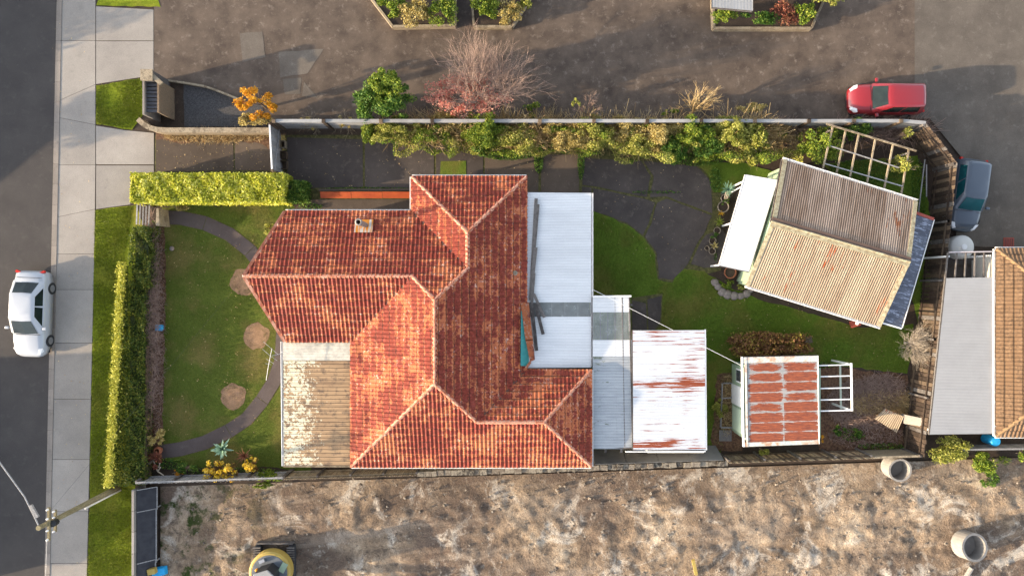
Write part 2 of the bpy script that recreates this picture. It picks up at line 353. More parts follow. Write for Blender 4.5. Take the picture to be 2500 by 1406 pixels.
M['dry'] = leafmat('dry_stalks', [(.20,.12,.05), (.36,.24,.10), (.50,.36,.17), (.55,.42,.22)])
M['orange'] = leafmat('orange_leaves', [(.30,.12,.01), (.52,.22,.015), (.65,.32,.02), (.4,.26,.02)])
M['red'] = leafmat('red_leaves', [(.38,.10,.08), (.55,.17,.13), (.60,.30,.22), (.5,.32,.2)])
M['brownl'] = leafmat('brown_heads', [(.08,.04,.02), (.17,.08,.035), (.25,.12,.05), (.30,.25,.04)])
M['flower'] = leafmat('yellow_flowers', [(.20,.18,.05), (.65,.42,.02), (.80,.55,.03), (.85,.70,.2)])
M['flax'] = leafmat('red_flax', [(.10,.03,.02), (.2,.06,.04), (.28,.10,.06), (.2,.12,.05)])
M['agave'] = leafmat('agave_leaf', [(.12,.22,.14), (.18,.30,.20), (.24,.36,.25)], .1)
M['bark'] = simple('bark', (.14,.10,.07), (.24,.18,.13), scale=6, bumps=.5)
M['paleb'] = simple('pale_twigs', (.42,.35,.27), (.30,.25,.19), scale=4)
M['pinkb'] = simple('pinkish_twigs', (.29,.20,.155), (.21,.14,.11), scale=4)

# ------------------------------------------------------------------ foliage helpers
def leafquads(C, size, up=.5, aspect=1.0, jit=.4):
    n = len(C); d = NR.normal(size=(n,3)); d[:,2] = np.abs(d[:,2])*(.4+up) ; d /= np.linalg.norm(d, axis=1)[:,None]
    a = NR.normal(size=(n,3)); u = np.cross(d, a); u /= np.linalg.norm(u, axis=1)[:,None]; v = np.cross(d, u)
    s = size*(1+jit*(NR.rand(n)-.5)*2); s = s[:,None]*.5
    V = np.stack([C-u*s*.5-v*s*aspect*.3, C-u*s*0-v*s*aspect*1.0, C+u*s*.7+v*s*aspect*.1, C+v*s*aspect*1.0-u*s*.2], 1).reshape(-1,3)
    F = np.arange(4*n).reshape(n,4); return V, F
def cloud(c, r, n, clumps=14, spread=.33, shell=.75):
    c = np.array(c); r = np.array(r)
    d = NR.normal(size=(clumps,3)); d /= np.linalg.norm(d, axis=1)[:,None]; d[:,2] = np.abs(d[:,2])*1.1-.25
    cc = d*(shell*.6+ (1.25-shell*.6)*NR.rand(clumps)**.8)[:,None]
    w_ = .5+NR.rand(clumps); idx = NR.choice(clumps, n, p=w_/w_.sum())
    q = NR.normal(size=(n,3)); q /= np.linalg.norm(q, axis=1)[:,None]
    q = q*(NR.rand(n)**.4)[:,None]*spread*(.45+.9*NR.rand(clumps))[idx][:,None]
    pts = c + (cc[idx]*(1-spread*.5)+q)*r
    pts[:,2] = np.maximum(pts[:,2], .04)
    return pts
def boxcloud(x0, x1, y0, y1, z0, z1, n, lump=.12, topw=.6):
    k = NR.rand(n); x = x0+(x1-x0)*NR.rand(n); y = y0+(y1-y0)*NR.rand(n); z = z1-(z1-z0)*(NR.rand(n)**2.2)*.9
    side = k > topw; s = NR.randint(0, 4, n)
    x = np.where(side & (s == 0), x0+.08*NR.rand(n), x); x = np.where(side & (s == 1), x1-.08*NR.rand(n), x)
    y = np.where(side & (s == 2), y0+.08*NR.rand(n), y); y = np.where(side & (s == 3), y1-.08*NR.rand(n), y)
    z = np.where(side, z0+(z1-z0)*NR.rand(n), np.where(k < topw*.75, z1-.1*NR.rand(n), z))
    b = np.sin(x*3.1)*np.cos(y*2.7+1)*lump+np.sin(x*7.3+y*5)*lump*.5
    return np.stack([x+lump*.5*NR.normal(size=n)*.6, y+lump*.5*NR.normal(size=n)*.6, z+b*(z > z1-.3)], 1)
def leafobj(name, pts, size, mat, parent, up=.5, aspect=1.0):
    V, F = leafquads(pts, size, up, aspect)
    off, rz = LOC[parent]; V = V-np.array(off); o = obj(name, npmesh(name, V, F), mat, parent, local=True); LOC[o] = LOC[parent]; return o
def blades(n, cx, cy, rx, ry, h, wid, lean=.6, z0=0):
    a = NR.rand(n)*2*np.pi; rr = np.sqrt(NR.rand(n)); x = cx+rx*rr*np.cos(a); y = cy+ry*rr*np.sin(a)
    B = np.stack([x, y, np.full(n, z0)], 1); d = NR.normal(size=(n,3))*lean; d[:,2] = 1; d /= np.linalg.norm(d, axis=1)[:,None]; hh = h*(.5+.7*NR.rand(n)); T = B+d*hh[:,None]
    s = NR.normal(size=(n,3)); s[:,2] *= .3; s /= np.linalg.norm(s, axis=1)[:,None]; s *= wid/2
    V = np.stack([B-s, B+s, T+s*.4, T-s*.4], 1).reshape(-1,3); return V, np.arange(4*n).reshape(n,4)
def branch(mb, p, d, L, r, depth, spread=.55, up=.12, n=4, kids=3):
    q = p + d*L; m = p.lerp(q, .5) + Vector((R.uniform(-1,1), R.uniform(-1,1), R.uniform(-1,1)))*L*.06
    mb.tube([p, m, q], [r, r*.8, r*.6], n, caps=False)
    if depth == 0: return
    for k in range(kids):
        t = R.uniform(.45, 1.0) if k else 1.0
        nd = (d + Vector((R.gauss(0,1), R.gauss(0,1), R.gauss(0,1)))*spread + Vector((0,0,up))).normalized()
        branch(mb, p.lerp(q, t), nd, L*R.uniform(.6,.82), r*.58, depth-1, spread, up, 3, kids)
def plant(name, label, cat, px, py, h, rx, ry, n, size, mat, clumps=14, trunk=True, group=None, spread=.36, up=.5, aspect=1.0, zc=None, rz=None):
    """crown centred where it stands; rx, ry in photo pixels at crown height"""
    zc = zc if zc is not None else h*.55; rz = rz if rz is not None else h*.45
    c = P(px, py, zc); k = (CAMH-zc)/CAMH/PPM
    t = thing(name, label, cat, (c.x, c.y, 0), 0, group)
    pts = cloud((c.x, c.y, zc), (rx*k, ry*k, rz), n, clumps, spread)
    leafobj('crown', pts, size, mat, t, up, aspect)
    if trunk:
        mb = MB(); mb.tube([(c.x, c.y, -.02), (c.x+.03, c.y, zc)], [.02+.02*h, .012*h+.01], 6)
        for k2 in range(7):
            a = R.uniform(0, 6.28); e = Vector((c.x+math.cos(a)*rx*k*.7, c.y+math.sin(a)*ry*k*.7, zc+rz*R.uniform(0,.6)))
            mb.tube([(c.x, c.y, h*.2), Vector((c.x, c.y, zc*.7)).lerp(e, .5), e], [.03, .02, .008], 4)
        obj('trunk', mb, M['bark'], t)
    return t
def jpoly(pts, j=2.0, step=14, closed=True, seed=0):
    r = random.Random(seed+len(pts)); out = []
    for i in range(len(pts)):
        a = pts[i]; b = pts[(i+1) % len(pts)]; L = math.dist(a, b); n = max(1, int(L/step))
        for k in range(n):
            t = k/n; e = 0 if k == 0 else 1
            out.append((a[0]+(b[0]-a[0])*t+r.uniform(-j, j)*e, a[1]+(b[1]-a[1])*t+r.uniform(-j, j)*e))
    return out
def sheet(name, pts, z, mat, kind='structure', jit=0, parent=None, label=None, thick=0, step=14):
    if jit: pts = jpoly(pts, jit, step)
    w_ = [P(x, y, z) for x, y in pts]
    area = sum(w_[i].x*w_[(i+1)%len(w_)].y-w_[(i+1)%len(w_)].x*w_[i].y for i in range(len(w_)))
    if area < 0: w_.reverse()
    mb = MB()
    if thick: mb.prism([(p.x, p.y) for p in w_], z-thick, z)
    else: mb.face(w_)
    o = obj(name, mb, mat, parent)
    if parent is None and kind: o['kind'] = kind
    if label: o['label'] = label
    return o
# ================================================================== GROUND
def wsheet(name, x0, x1, y0, y1, z, mat):
    mb = MB(); mb.face([(x0,y0,z),(x1,y0,z),(x1,y1,z),(x0,y1,z)]); o = obj(name, mb, mat); o['kind'] = 'structure'; return o
wsheet('ground', -500, 500, -500, 500, -.06, M['earth'])
# road, gutter, kerb
def edge(y): return 138 - 30*y/1406 if y > 0 else 138
rd = MB(); rd.face([(-38,-70,-.03),(P(edge(1406)-2,0).x-.4,-70,-.03)] + [tuple(P(edge(y), y, -.03)) for y in (1406, 0)] + [(P(138,0).x,70,-.03),(-38,70,-.03)])
o = obj('road', rd, M['asphalt']); o['kind'] = 'structure'
kb = MB(); kbp = [(P(edge(y), y).x, P(0, y).y) for y in range(-300, 1751, 50)]
kerb_len = []
ker = None
for i in range(len(kbp)-1):
    a, b = kbp[i], kbp[i+1]; kb = MB(); g = .006
    kb.prism([(a[0], a[1]-g), (b[0], b[1]+g), (b[0]+.14, b[1]+g), (a[0]+.14, a[1]-g)], -.05, -.012 if 1 else .05)
    kb.prism([(a[0]+.145, a[1]-g), (b[0]+.145, b[1]+g), (b[0]+.30, b[1]+g), (a[0]+.30, a[1]-g)], -.05, .03)
    if ker is None:
        base = MB(); base.prism([(kbp[0][0], kbp[0][1]), (kbp[-1][0], kbp[-1][1]), (kbp[-1][0]+.3, kbp[-1][1]), (kbp[0][0]+.3, kbp[0][1])], -.055, -.04)
        ker = obj('kerb', base, M['earth']); ker['kind'] = 'structure'
    obj('kerb_stone', kb, M['kerb'], ker)
# footpath with its slabs
fp = sheet('footpath', [(edge(-200)+14,-200),(400,-200),(400,15),(375,500),(318,515),(232,515),(214,1600),(edge(1600)+14,1600)], -.012, M['earth'])
def slab(parent, pts, z, mat, shrink=.6, thick=.05, jit=0):
    cx = sum(p[0] for p in pts)/len(pts); cy = sum(p[1] for p in pts)/len(pts); q = []
    for x, y in pts:
        d = math.hypot(x-cx, y-cy) or 1; q.append((x-(x-cx)/d*shrink, y-(y-cy)/d*shrink))
    return sheet('slab', q, z+R.uniform(-.001, .001), mat, None, jit, parent, thick=thick)
def xr(y): return 233 if y < 500 else 233 - (y-500)*21/906
ys = [-160,-40,100,245,403,530,620,707,837,974,1121,1248,1374,1520]
for a, b in zip(ys, ys[1:]):
    l = lambda y: edge(y)+13.5
    ra = (xr(a), a); rb = (xr(b), b)
    if a == 100: rb = (233, 207)
    if a == 245: ra = (233, 207); 
    if b == 403 and a == 245:
        slab(fp, [(l(245),245),(233,207),(233,305),(l(288),288)], .006, M['foot']); slab(fp, [(l(288),288),(233,305),(233,403),(l(403),403)], .006, M['foot']); continue
    if a == 403: rb = (232, 511)
    if a == 530: ra = (232, 511)
    slab(fp, [(l(a),a), ra, rb, (l(b),b)], .006, M['foot'])
for q in ([(234,-90),(376,-90),(376,-2),(234,-2)], [(234,16),(375,24),(375,100),(234,100)], [(234,101),(375,101),(375,183),(346,189),(234,206)],
          [(234,307),(305,318),(376,325),(376,402),(234,402)], [(234,404),(376,404),(376,420),(330,425),(318,500),(234,511)]):
    slab(fp, q, .006, M['foot'])
# verges
for i, q in enumerate(([(235,209),(346,191),(349,280),(322,317),(235,304)], [(233,513),(335,500),(352,560),(330,1190),(335,1600),(211,1600),(219,1200),(228,700)], [(240,-2),(385,-2),(392,18),(235,14)])):
    sheet('verge_grass', q, .02, M['verge'], jit=1.5)
# shared driveway
sheet('shared_driveway', [(376,-400),(3300,-400),(3300,640),(2330,600),(2360,400),(2270,290),(376,290),(376,-2)], .004, M['drive'])
sheet('pale_driveway', [(2233,-400),(3300,-400),(3300,638),(2330,598),(2360,400),(2270,290),(2233,290)], .009, M['drive2'])
for q in ([(585,82),(640,78),(648,140),(592,152)], [(680,128),(790,120),(750,180),(684,190)], [(742,200),(775,240),(737,235)], [(690,194),(735,190),(732,230),(695,232)]):
    sheet('concrete_patch', q, .013, M['drive2'], jit=1)
# property ground
sheet('garden_soil', [(318,425),(379,425),(379,292),(2195,292),(2265,300),(2340,400),(2262,1118),(318,1190)], .008, M['earth'])
sheet('front_lawn', [(395,505),(700,500),(760,520),(760,1160),(660,1140),(480,1140),(400,1120),(392,1000),(398,560)], .014, M['lawn'], jit=3)
sheet('driveway_litter', [(380,318),(662,318),(664,372),(640,352),(560,342),(470,348),(440,352),(400,340),(380,342)], .05, M['litter'], jit=3)
sheet('bed_litter', [(352,545),(402,540),(404,700),(398,1000),(392,1120),(340,1165)], .03, M['litter'], jit=3)
dw = sheet('driveway', [(378,330),(1760,330),(1760,660),(1640,690),(1600,680),(1445,515),(1300,520),(740,520),(740,420),(378,420)], .016, M['moss'])
for q in ([(380,338),(570,342),(571,416),(380,420)], [(573,342),(660,350),(662,417),(573,416)]): slab(dw, q, .03, M['yardconc'])
for q in ([(700,335),(886,340),(887,458),(745,460),(700,430)], [(890,340),(1060,345),(1060,462),(1003,464),(890,462)]): slab(dw, q, .03, M['patio'], 1)
slab(dw, [(1064,345),(1180,350),(1180,470),(1064,470)], .03, M['patio'], 1); slab(dw, [(1183,360),(1316,376),(1315,480),(1183,480)], .03, M['yardconc'], 1)
slab(dw, [(1321,376),(1415,378),(1414,480),(1320,480)], .03, M['yardconc'], 1); slab(dw, [(750,487),(1010,487),(1010,520),(700,520)], .035, M['yardconc'], 1)
for q in ([(1421,385),(1565,392),(1590,430),(1580,482),(1447,455),(1421,452)], [(1570,393),(1700,405),(1738,445),(1740,522),(1625,480),(1586,482),(1595,430)],
          [(1447,459),(1578,486),(1600,495),(1585,545),(1570,575),(1530,545),(1480,525),(1447,515)], [(1604,494),(1628,484),(1740,526),(1720,570),(1700,600),(1680,645),(1640,685),(1608,680),(1603,620),(1574,577),(1590,545)],
          [(1724,572),(1765,560),(1790,600),(1775,655),(1720,655),(1686,645),(1704,602)], [(1420,455),(1445,458),(1445,475),(1420,475)]):
    slab(dw, q, .034, M['patio'], 1.2, jit=1.2)
sheet('moss_patch', [(1076,394),(1138,393),(1138,427),(1074,428)], .043, M['lawnb'])
sheet('back_lawn', [(1440,510),(1480,527),(1530,548),(1572,580),(1600,622),(1606,682),(1642,690),(1664,655),(1720,662),(1780,700),(1850,730),(2100,800),(2230,790),(2225,870),(2215,912),(2060,895),(2000,885),(1800,890),(1760,1110),(1440,1110)], .022, M['lawnb'], jit=2.5)
sheet('rough_grass', [(1700,395),(1830,400),(1890,420),(1900,470),(1840,450),(1815,440),(1765,470),(1742,470),(1735,440)], .045, M['lawnb'], jit=3)
sheet('rough_grass', [(2000,400),(2240,380),(2275,540),(2260,900),(2240,790),(2200,560)], .018, M['lawnb'], jit=3)
sheet('debris_soil', [(2005,885),(2100,905),(2215,915),(2205,1098),(2000,1098)], .03, M['litter'], jit=4)
sheet('garden_soil', [(1750,915),(1812,905),(1812,1100),(1735,1100)], .03, M['litter'], jit=3)
ls = sheet('back_path', [(1541,727),(1618,716),(1614,795),(1600,808),(1541,808)], .026, M['moss'])
slab(ls, [(1543,732),(1577,740),(1580,806),(1543,806)], .034, M['patio'], 1, jit=.8); slab(ls, [(1580,730),(1616,720),(1611,790),(1598,806),(1583,806)], .034, M['patio'], 1, jit=.8)
for cx, cy, r in ((625,820,31), (570,967,31), (595,688,32)):
    sheet('bare_patch', [(cx+r*(1+.16*mnoise.noise(Vector((math.cos(a*.1571)*1.6+cx, math.sin(a*.1571)*1.6, cy)))+R.uniform(-.04,.04))*math.cos(a*.1571), cy+r*1.05*(1+.16*mnoise.noise(Vector((math.cos(a*.1571)*1.6+cx, math.sin(a*.1571)*1.6, cy)))+R.uniform(-.04,.04))*math.sin(a*.1571)) for a in range(40)], .021, M['bare'])
# curved garden path
pc = [(392,531),(440,532),(500,545),(560,572),(610,612),(650,662),(680,725),(692,800),(687,880),(668,932),(640,977),(603,1022),(558,1052),(500,1080),(440,1096),(392,1103)]
def offp(i, w_):
    a = pc[max(i-1,0)]; b = pc[min(i+1,len(pc)-1)]; d = (b[0]-a[0], b[1]-a[1]); L = math.hypot(*d); return (pc[i][0]-d[1]/L*w_, pc[i][1]+d[0]/L*w_)
pb = sheet('garden_path', [offp(i, 18) for i in range(len(pc))]+[offp(i, -18) for i in reversed(range(len(pc)))], .024, M['moss'])
cuts = [0,2,4,6,8,10,12,15]
for a, b in zip(cuts, cuts[1:]):
    slab(pb, [offp(i, 17) for i in range(a, b+1)]+[offp(i, -17) for i in reversed(range(a, b+1))], .033, M['pathc'], .8)
# building site: uneven ground
m, ntd, bd = base_mat('site_dirt', .95, .1); v = pos(ntd)
c = ramp(ntd, nz(ntd, v, .30, 10, .72, .6), [(.32, (.13,.090,.060)), (.44, (.22,.158,.105)), (.55, (.35,.258,.172)), (.68, (.54,.44,.32))])
c = mix(ntd, ramp(ntd, nz(ntd, v, .16, 4, .6), [(.40, .85), (.55, 0)]), c, (.13,.092,.07))
c = mix(ntd, ramp(ntd, nz(ntd, pos(ntd, (1,1,1.7), .6), .42, 7, .72, .8), [(.54, 0), (.63, .85)]), c, (.52,.455,.37))
c = mix(ntd, ramp(ntd, nz(ntd, v, 1.5, 8, .78, .8), [(.5, 0), (.6, .85)]), c, (.105,.08,.062))
c = mix(ntd, ramp(ntd, nz(ntd, v, 2.6, 5, .7), [(.58, 0), (.7, .6)]), c, (.44,.375,.29))
c = mix(ntd, ramp(ntd, nz(ntd, pos(ntd, (.12,1.1,1), math.radians(-8)), 1.6, 5, .6), [(.52, 0), (.66, .6)]), c, (.30,.235,.175))
c = mix(ntd, 1.0, c, ramp(ntd, nz(ntd, v, 14, 5, .8), [(.3, .65), (.7, 1.35)]), 'MULTIPLY')
sx = ntd.nodes.new('ShaderNodeSeparateXYZ'); ntd.links.new(v, sx.inputs[0])
gm = mth(ntd, 'MULTIPLY', ramp(ntd, nz(ntd, v, .8, 5, .7), [(.5, 0), (.58, 1)]), ramp(ntd, mth(ntd, 'MULTIPLY_ADD', sx.outputs[0], -.05), [(.62, 0), (.85, 1)]))
c = mix(ntd, gm, c, (.035,.05,.012))
ntd.links.new(c, bd.inputs['Base Color']); bump(ntd, bd, nz(ntd, v, 7, 7, .75), 1.0, .18); M['dirt'] = m
nx, ny = 420, 120; V = []; F = []
def site_h(x, y):
    h = .13*mnoise.fractal(Vector((x*.22, y*.22, 3)), 1.0, 2.0, 3)+.22+.11*mnoise.noise(Vector((x*1.15+y*.3, y*1.6, 8)))+.06*mnoise.noise(Vector((x*2.7, y*2.9, 4)))
    for k in (0, 1.9):                       # wheel ruts running along the lot
        d = abs(y+13.0+k*.75-.05*x-.5*math.sin(x*.22)); h -= .09*math.exp(-(d/.22)**2) if x > -14 else 0
    return h
x0, x1 = P(392, 0).x, 40.0
for j in range(ny+1):
    for i in range(nx+1):
        x = x0+(x1-x0)*i/nx; t = j/ny
        ytop = P(0, 1178-(x*46+1250-318)*.0335).y; y = ytop-.25 + (-24-ytop)*t
        e = min(1, t*8)*min(1, (i/nx)*20)
        z = .02+e*(site_h(x, y)+.05*abs(mnoise.noise(Vector((x*5, y*5, 1)))))
        V.append((x, y, max(z, .015)))
for j in range(ny):
    for i in range(nx):
        a = j*(nx+1)+i; F.append((a, a+nx+1, a+nx+2, a+1))
o = obj('excavated_ground', npmesh('excavated_ground', np.array(V), np.array(F)), M['dirt'], smooth=True); o['kind'] = 'structure'
def site_z(x, y): return .02+site_h(x, y)
# rubble on the site
mb = MB()
for k in range(2600):
    x = R.uniform(-17, 29); y = R.uniform(-18, -9.6)
    if mnoise.noise(Vector((x*.3, y*.3, 20))) < -.05 and R.random() < .6: continue
    if x > 22 and y > -9: continue
    s = .02+.07*R.random()**3.5; z = max(0, site_z(x, y)); rz = R.random()*3; ca, sa = math.cos(rz), math.sin(rz)
    pts = [(-1,-.7,-.6),(1,-.8,-.6),(.9,.8,-.6),(-.8,.9,-.6),(-.6,-.5,.6),(.5,-.6,.8),(.6,.5,.5),(-.7,.4,.7)]
    mb.hexa([(x+s*(a*ca-b*sa)*R.uniform(.7,1.3), y+s*(a*sa+b*ca)*R.uniform(.7,1.3), z+s*c_) for a, b, c_ in pts])
tag(obj('rubble', mb, simple('rubble', (.18,.145,.11), (.32,.27,.21), (.12,.095,.075), scale=2, rnd=.9)), 'loose broken stones scattered over the excavated dirt', 'rubble', kind='stuff')

# ================================================================== MAIN HOUSE
T24 = math.tan(math.radians(24)); C24 = math.cos(math.radians(24)); ZE = 2.5
house = thing('house', 'single storey house with weathered orange concrete tile roof of several hips', 'house', (-3.6, -2, 0))
# walls
def walls(parent, poly, z0, z1, mat, th=.12, name='wall'):
    for i in range(len(poly)):
        a = Vector((*poly[i], 0)); b = Vector((*poly[(i+1)%len(poly)], 0)); mb = MB(); d = (b-a).normalized()*th*.5
        mb.bar(a+Vector((0,0,(z0+z1)/2))-d*0+d, b+Vector((0,0,(z0+z1)/2))-d, th, z1-z0); obj(name, mb, mat, parent)
WP = [(-12.2,.57),(-10.8,3.3),(-4.5,3.3),(-4.5,3.9),(-1.5,3.9),(-1.5,5.1),(.35,5.1),(.35,-4.45),(3.5,-4.45),(3.5,-8.4),(-7.55,-8.4),(-7.55,-2.25),(-10.8,-2.25)]
walls(house, WP[::-1], 0, 2.36, M['wallw'])
for a, b, zz in (((-11.3,2.0),(-11.75,1.15),1.5), ((-11.75,0),(-11.3,-1.0),1.5), ((-8.6,-2.25),(-10,-2.25),1.5), ((-7.61,-4),(-7.61,-6),1.5), ((-5,-8.46),(-3.4,-8.46),1.5), ((1.2,-8.46),(2.4,-8.46),1.5), ((-9.5,3.36),(-8,3.36),1.5), ((-7,3.36),(-6,3.36),1.6), ((-1,5.17),(0,5.17),1.5), ((3.56,-5.5),(3.56,-7.2),1.5)):
    f = MB(); f.bar((*a, zz), (*b, zz), .07, 1.15); fo = obj('window', f, M['white'], house)
    g = MB(); A = Vector((*a, zz)); B = Vector((*b, zz)); d = (B-A).normalized()*.07; g.bar(A+d, B-d, .09, 1.0); obj('pane', g, M['glass'], fo)
for a, b in (((.42,1.5),(.42,2.4)), ((-2.6,3.96),(-3.5,3.96))):
    f = MB(); f.bar((*a, 1.02), (*b, 1.02), .06, 2.0); fo = obj('door', f, M['white'], house); g = MB(); g.box((a[0]+.07, a[1]+.1 if abs(a[0]-b[0])<.1 else a[1]+.06, 1.0), (.04,.04,.1)); obj('handle', g, M['steel'], fo)
post = MB(); post.bar((-4.75,5.25,0), (-4.75,5.25,2.4), .1, .1); obj('porch_post', post, M['white'], house)
# roof facets: (convex pieces, eave point on line, downslope dir)
E_, I_, J_, K_ = (-3.625,-.555), (-3.625,-4.5), (-1.675,-6.445), (1.535,-6.445)
A_, B_, C_, D_ = (.71,5.5), (-4.96,5.5), (-2.125,2.665), (-2.125,.945)
H_ = (-4.75,.57); G_ = (-12.73,.57); V1 = (-4.96,3.78); NW = (-11.23,3.78); SWl = (-11.23,-2.64); V2 = (-7.96,-2.64)
SW = (-7.96,-8.83); SE = (3.92,-8.83); NE = (3.92,-4.06); V3 = (.71,-4.06)
facets = [([[B_, A_, C_]], (0,5.5), (0,1)), ([[B_, C_, D_, V1]], (-4.96,0), (-1,0)), ([[NW, V1, D_, (-2.5,.57), G_], [H_, (-2.5,.57), E_]], (0,3.78), (0,1)),
    ([[G_, H_, V2, SWl]], (0,-2.64), (0,-1)), ([[V2, H_, E_, I_, SW]], (-7.96,0), (-1,0)), ([[SW, I_, J_, (-1.675,-8.83)], [(-1.675,-8.83), J_, K_, SE]], (0,-8.83), (0,-1)),
    ([[SE, K_, NE]], (3.92,0), (1,0)), ([[NE, K_, J_, V3]], (0,-4.06), (0,1)), ([[A_, C_, D_, (.71,.945)], [(.71,.945), D_, E_, I_, J_, V3]], (.71,0), (1,0))]
TW = .40; GA = .352; NROLL = 2
def tilemesh(name, seed=0):
    r = random.Random(seed); mb = MB(); prof = []
    for q in range(NROLL):
        o_ = q*TW/NROLL; w_ = TW/NROLL
        for u, h in ((0,.0),(.14,.026),(.32,.040),(.5,.030),(.64,.004),(.98,0)): prof.append((o_+u*w_, h))
    prof.append((TW-.002, 0)); Ls = GA/C24+.05; rows = [(0, .046), (Ls, .004)]
    n = len(prof)
    for vy, zz in rows:
        for u, h in prof: mb.v.append((u, vy, zz+h))
    for i in range(n-1):
        mb.f.append((i, i+1, n+i+1, n+i)); u0, u1 = prof[i][0]/TW, prof[i+1][0]/TW; mb.uv += [(u0,0),(u1,0),(u1,1),(u0,1)]
    for u, h in prof: mb.v.append((u, 0, h-.002))
    for i in range(n-1):
        mb.f.append((2*n+i, 2*n+i+1, i+1, i)); mb.uv += [(0,0)]*4
    me = mb.mesh(name); me.shade_flat(); return me
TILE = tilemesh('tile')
def zroof(p, e, d, ze): return ze + ((e[0]-p[0])*d[0]+(e[1]-p[1])*d[1])*T24
def tile_roof(parent, facets, mat, ze, nparts, flip=1):
    """parent: the roof part. whole tiles as parts up to nparts, the rest joined."""
    full = []; bmall = bmesh.new(); uvl = bmall.loops.layers.uv.new('UVMap')
    for pieces, e, d in facets:
        d3 = Vector((d[0]*C24, d[1]*C24, -math.sin(math.radians(24)))); up = -d3; cr = Vector((-up.y, up.x, 0)).normalized()*-1; nrm = cr.cross(up).normalized()
        if nrm.z < 0: cr = -cr; nrm = cr.cross(up).normalized()
        for poly in pieces:
            a = sum(poly[i][0]*poly[(i+1)%len(poly)][1]-poly[(i+1)%len(poly)][0]*poly[i][1] for i in range(len(poly)))
            if a < 0: poly = poly[::-1]
            us = [p[0]*cr.x+p[1]*cr.y for p in poly]; vs_ = [(e[0]-p[0])*d[0]+(e[1]-p[1])*d[1] for p in poly]
            planes = []
            for i in range(len(poly)):
                p, q = Vector(poly[i]), Vector(poly[(i+1)%len(poly)]); ed = (q-p).normalized(); n2 = Vector((ed.y, -ed.x))   # outward for ccw
                eave = abs(n2.x*d[0]+n2.y*d[1]-1) < 1e-3 and min((e[0]-p[0])*d[0]+(e[1]-p[1])*d[1], 9) < .01
                inner = (len(pieces) > 1)
                planes.append((p+n2*(.05 if eave else 0), n2))
            bm = bmesh.new(); uv2 = bm.loops.layers.uv.new('UVMap'); any_ = False
            k0 = int(math.floor(min(vs_)/GA)) ; k1 = int(math.ceil(max(vs_)/GA))
            for k in range(k0, k1+1):
                for m_ in range(int(math.floor(min(us)/TW))-1, int(math.ceil(max(us)/TW))+1):
                    v0 = k*GA-.03; u0 = m_*TW
                    org = Vector((e[0]*abs(d[0])+cr.x*u0, e[1]*abs(d[1])+cr.y*u0)) - Vector(d)*v0
                    cs = []
                    for du, dv in ((0,0),(TW,0),(TW,GA+.03),(0,GA+.03)): cs.append(org+Vector((cr.x, cr.y))*du-Vector(d)*dv)
                    out = False; cut = False
                    for p, n2 in planes:
                        ds = [(c_-p).dot(n2) for c_ in cs]
                        if min(ds) > -.002: out = True; break
                        if max(ds) > .006: cut = True
                    if out: continue
                    z = ze+v0*T24+.03
                    M4 = Matrix(((cr.x, up.x, nrm.x, org.x), (cr.y, up.y, nrm.y, org.y), (cr.z, up.z, nrm.z, z), (0,0,0,1)))
                    rot = Matrix.Rotation(R.uniform(-.014,.014), 4, 'Z') @ Matrix.Rotation(R.uniform(-.006,.006), 4, 'Y') @ Matrix.Translation((R.uniform(-.006,.006), R.uniform(-.008,.008), R.uniform(0,.005))); M4 = M4 @ rot
                    if not cut: full.append(M4)
                    else:
                        any_ = True; b0 = len(bm.verts); tmp = bmesh.new(); tmp.from_mesh(TILE); tmp.transform(M4); me = bpy.data.meshes.new('t'); tmp.to_mesh(me); tmp.free(); bm.from_mesh(me); bpy.data.meshes.remove(me)
            if any_:
                for p, n2 in planes:
                    bmesh.ops.bisect_plane(bm, geom=bm.verts[:]+bm.edges[:]+bm.faces[:], plane_co=(p.x, p.y, 0), plane_no=(n2.x, n2.y, 0), clear_outer=True)
                me = bpy.data.meshes.new('t'); bm.to_mesh(me); bmall.from_mesh(me); bpy.data.meshes.remove(me)
            bm.free()
    full.sort(key=lambda m_: -m_.translation.z); off = LOC[parent][0]
    for m4 in full[:nparts]:
        o = bpy.data.objects.new('tile', TILE); COL.objects.link(o); o.parent = parent; m5 = m4.copy(); m5.translation = m4.translation-off; o.matrix_local = m5
    for m4 in full[nparts:]:
        tmp = bmesh.new(); tmp.from_mesh(TILE); tmp.transform(m4); me = bpy.data.meshes.new('t'); tmp.to_mesh(me); tmp.free(); bmall.from_mesh(me); bpy.data.meshes.remove(me)
    me = bpy.data.meshes.new('tiles'); bmall.transform(Matrix.Translation(-off)); bmall.to_mesh(me); bmall.free(); me.materials.append(mat)
    o = bpy.data.objects.new('roof_tiles', me); COL.objects.link(o); o.parent = parent; o['kind'] = 'stuff'
    print('tiles', len(full))
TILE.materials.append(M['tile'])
def roof_deck(parent_thing, facets, ze, mat, name='tile_roof', drop=.02):
    mb = MB()
    for pieces, e, d in facets:
        for poly in pieces:
            a = sum(poly[i][0]*poly[(i+1)%len(poly)][1]-poly[(i+1)%len(poly)][0]*poly[i][1] for i in range(len(poly)))
            if a < 0: poly = poly[::-1]
            mb.face([(p[0], p[1], zroof(p, e, d, ze)-drop) for p in poly])
    return obj(name, mb, mat, parent_thing)
roof = roof_deck(house, facets, ZE, M['ridge'])
tile_roof(roof, facets, M['tile'], ZE, 300)
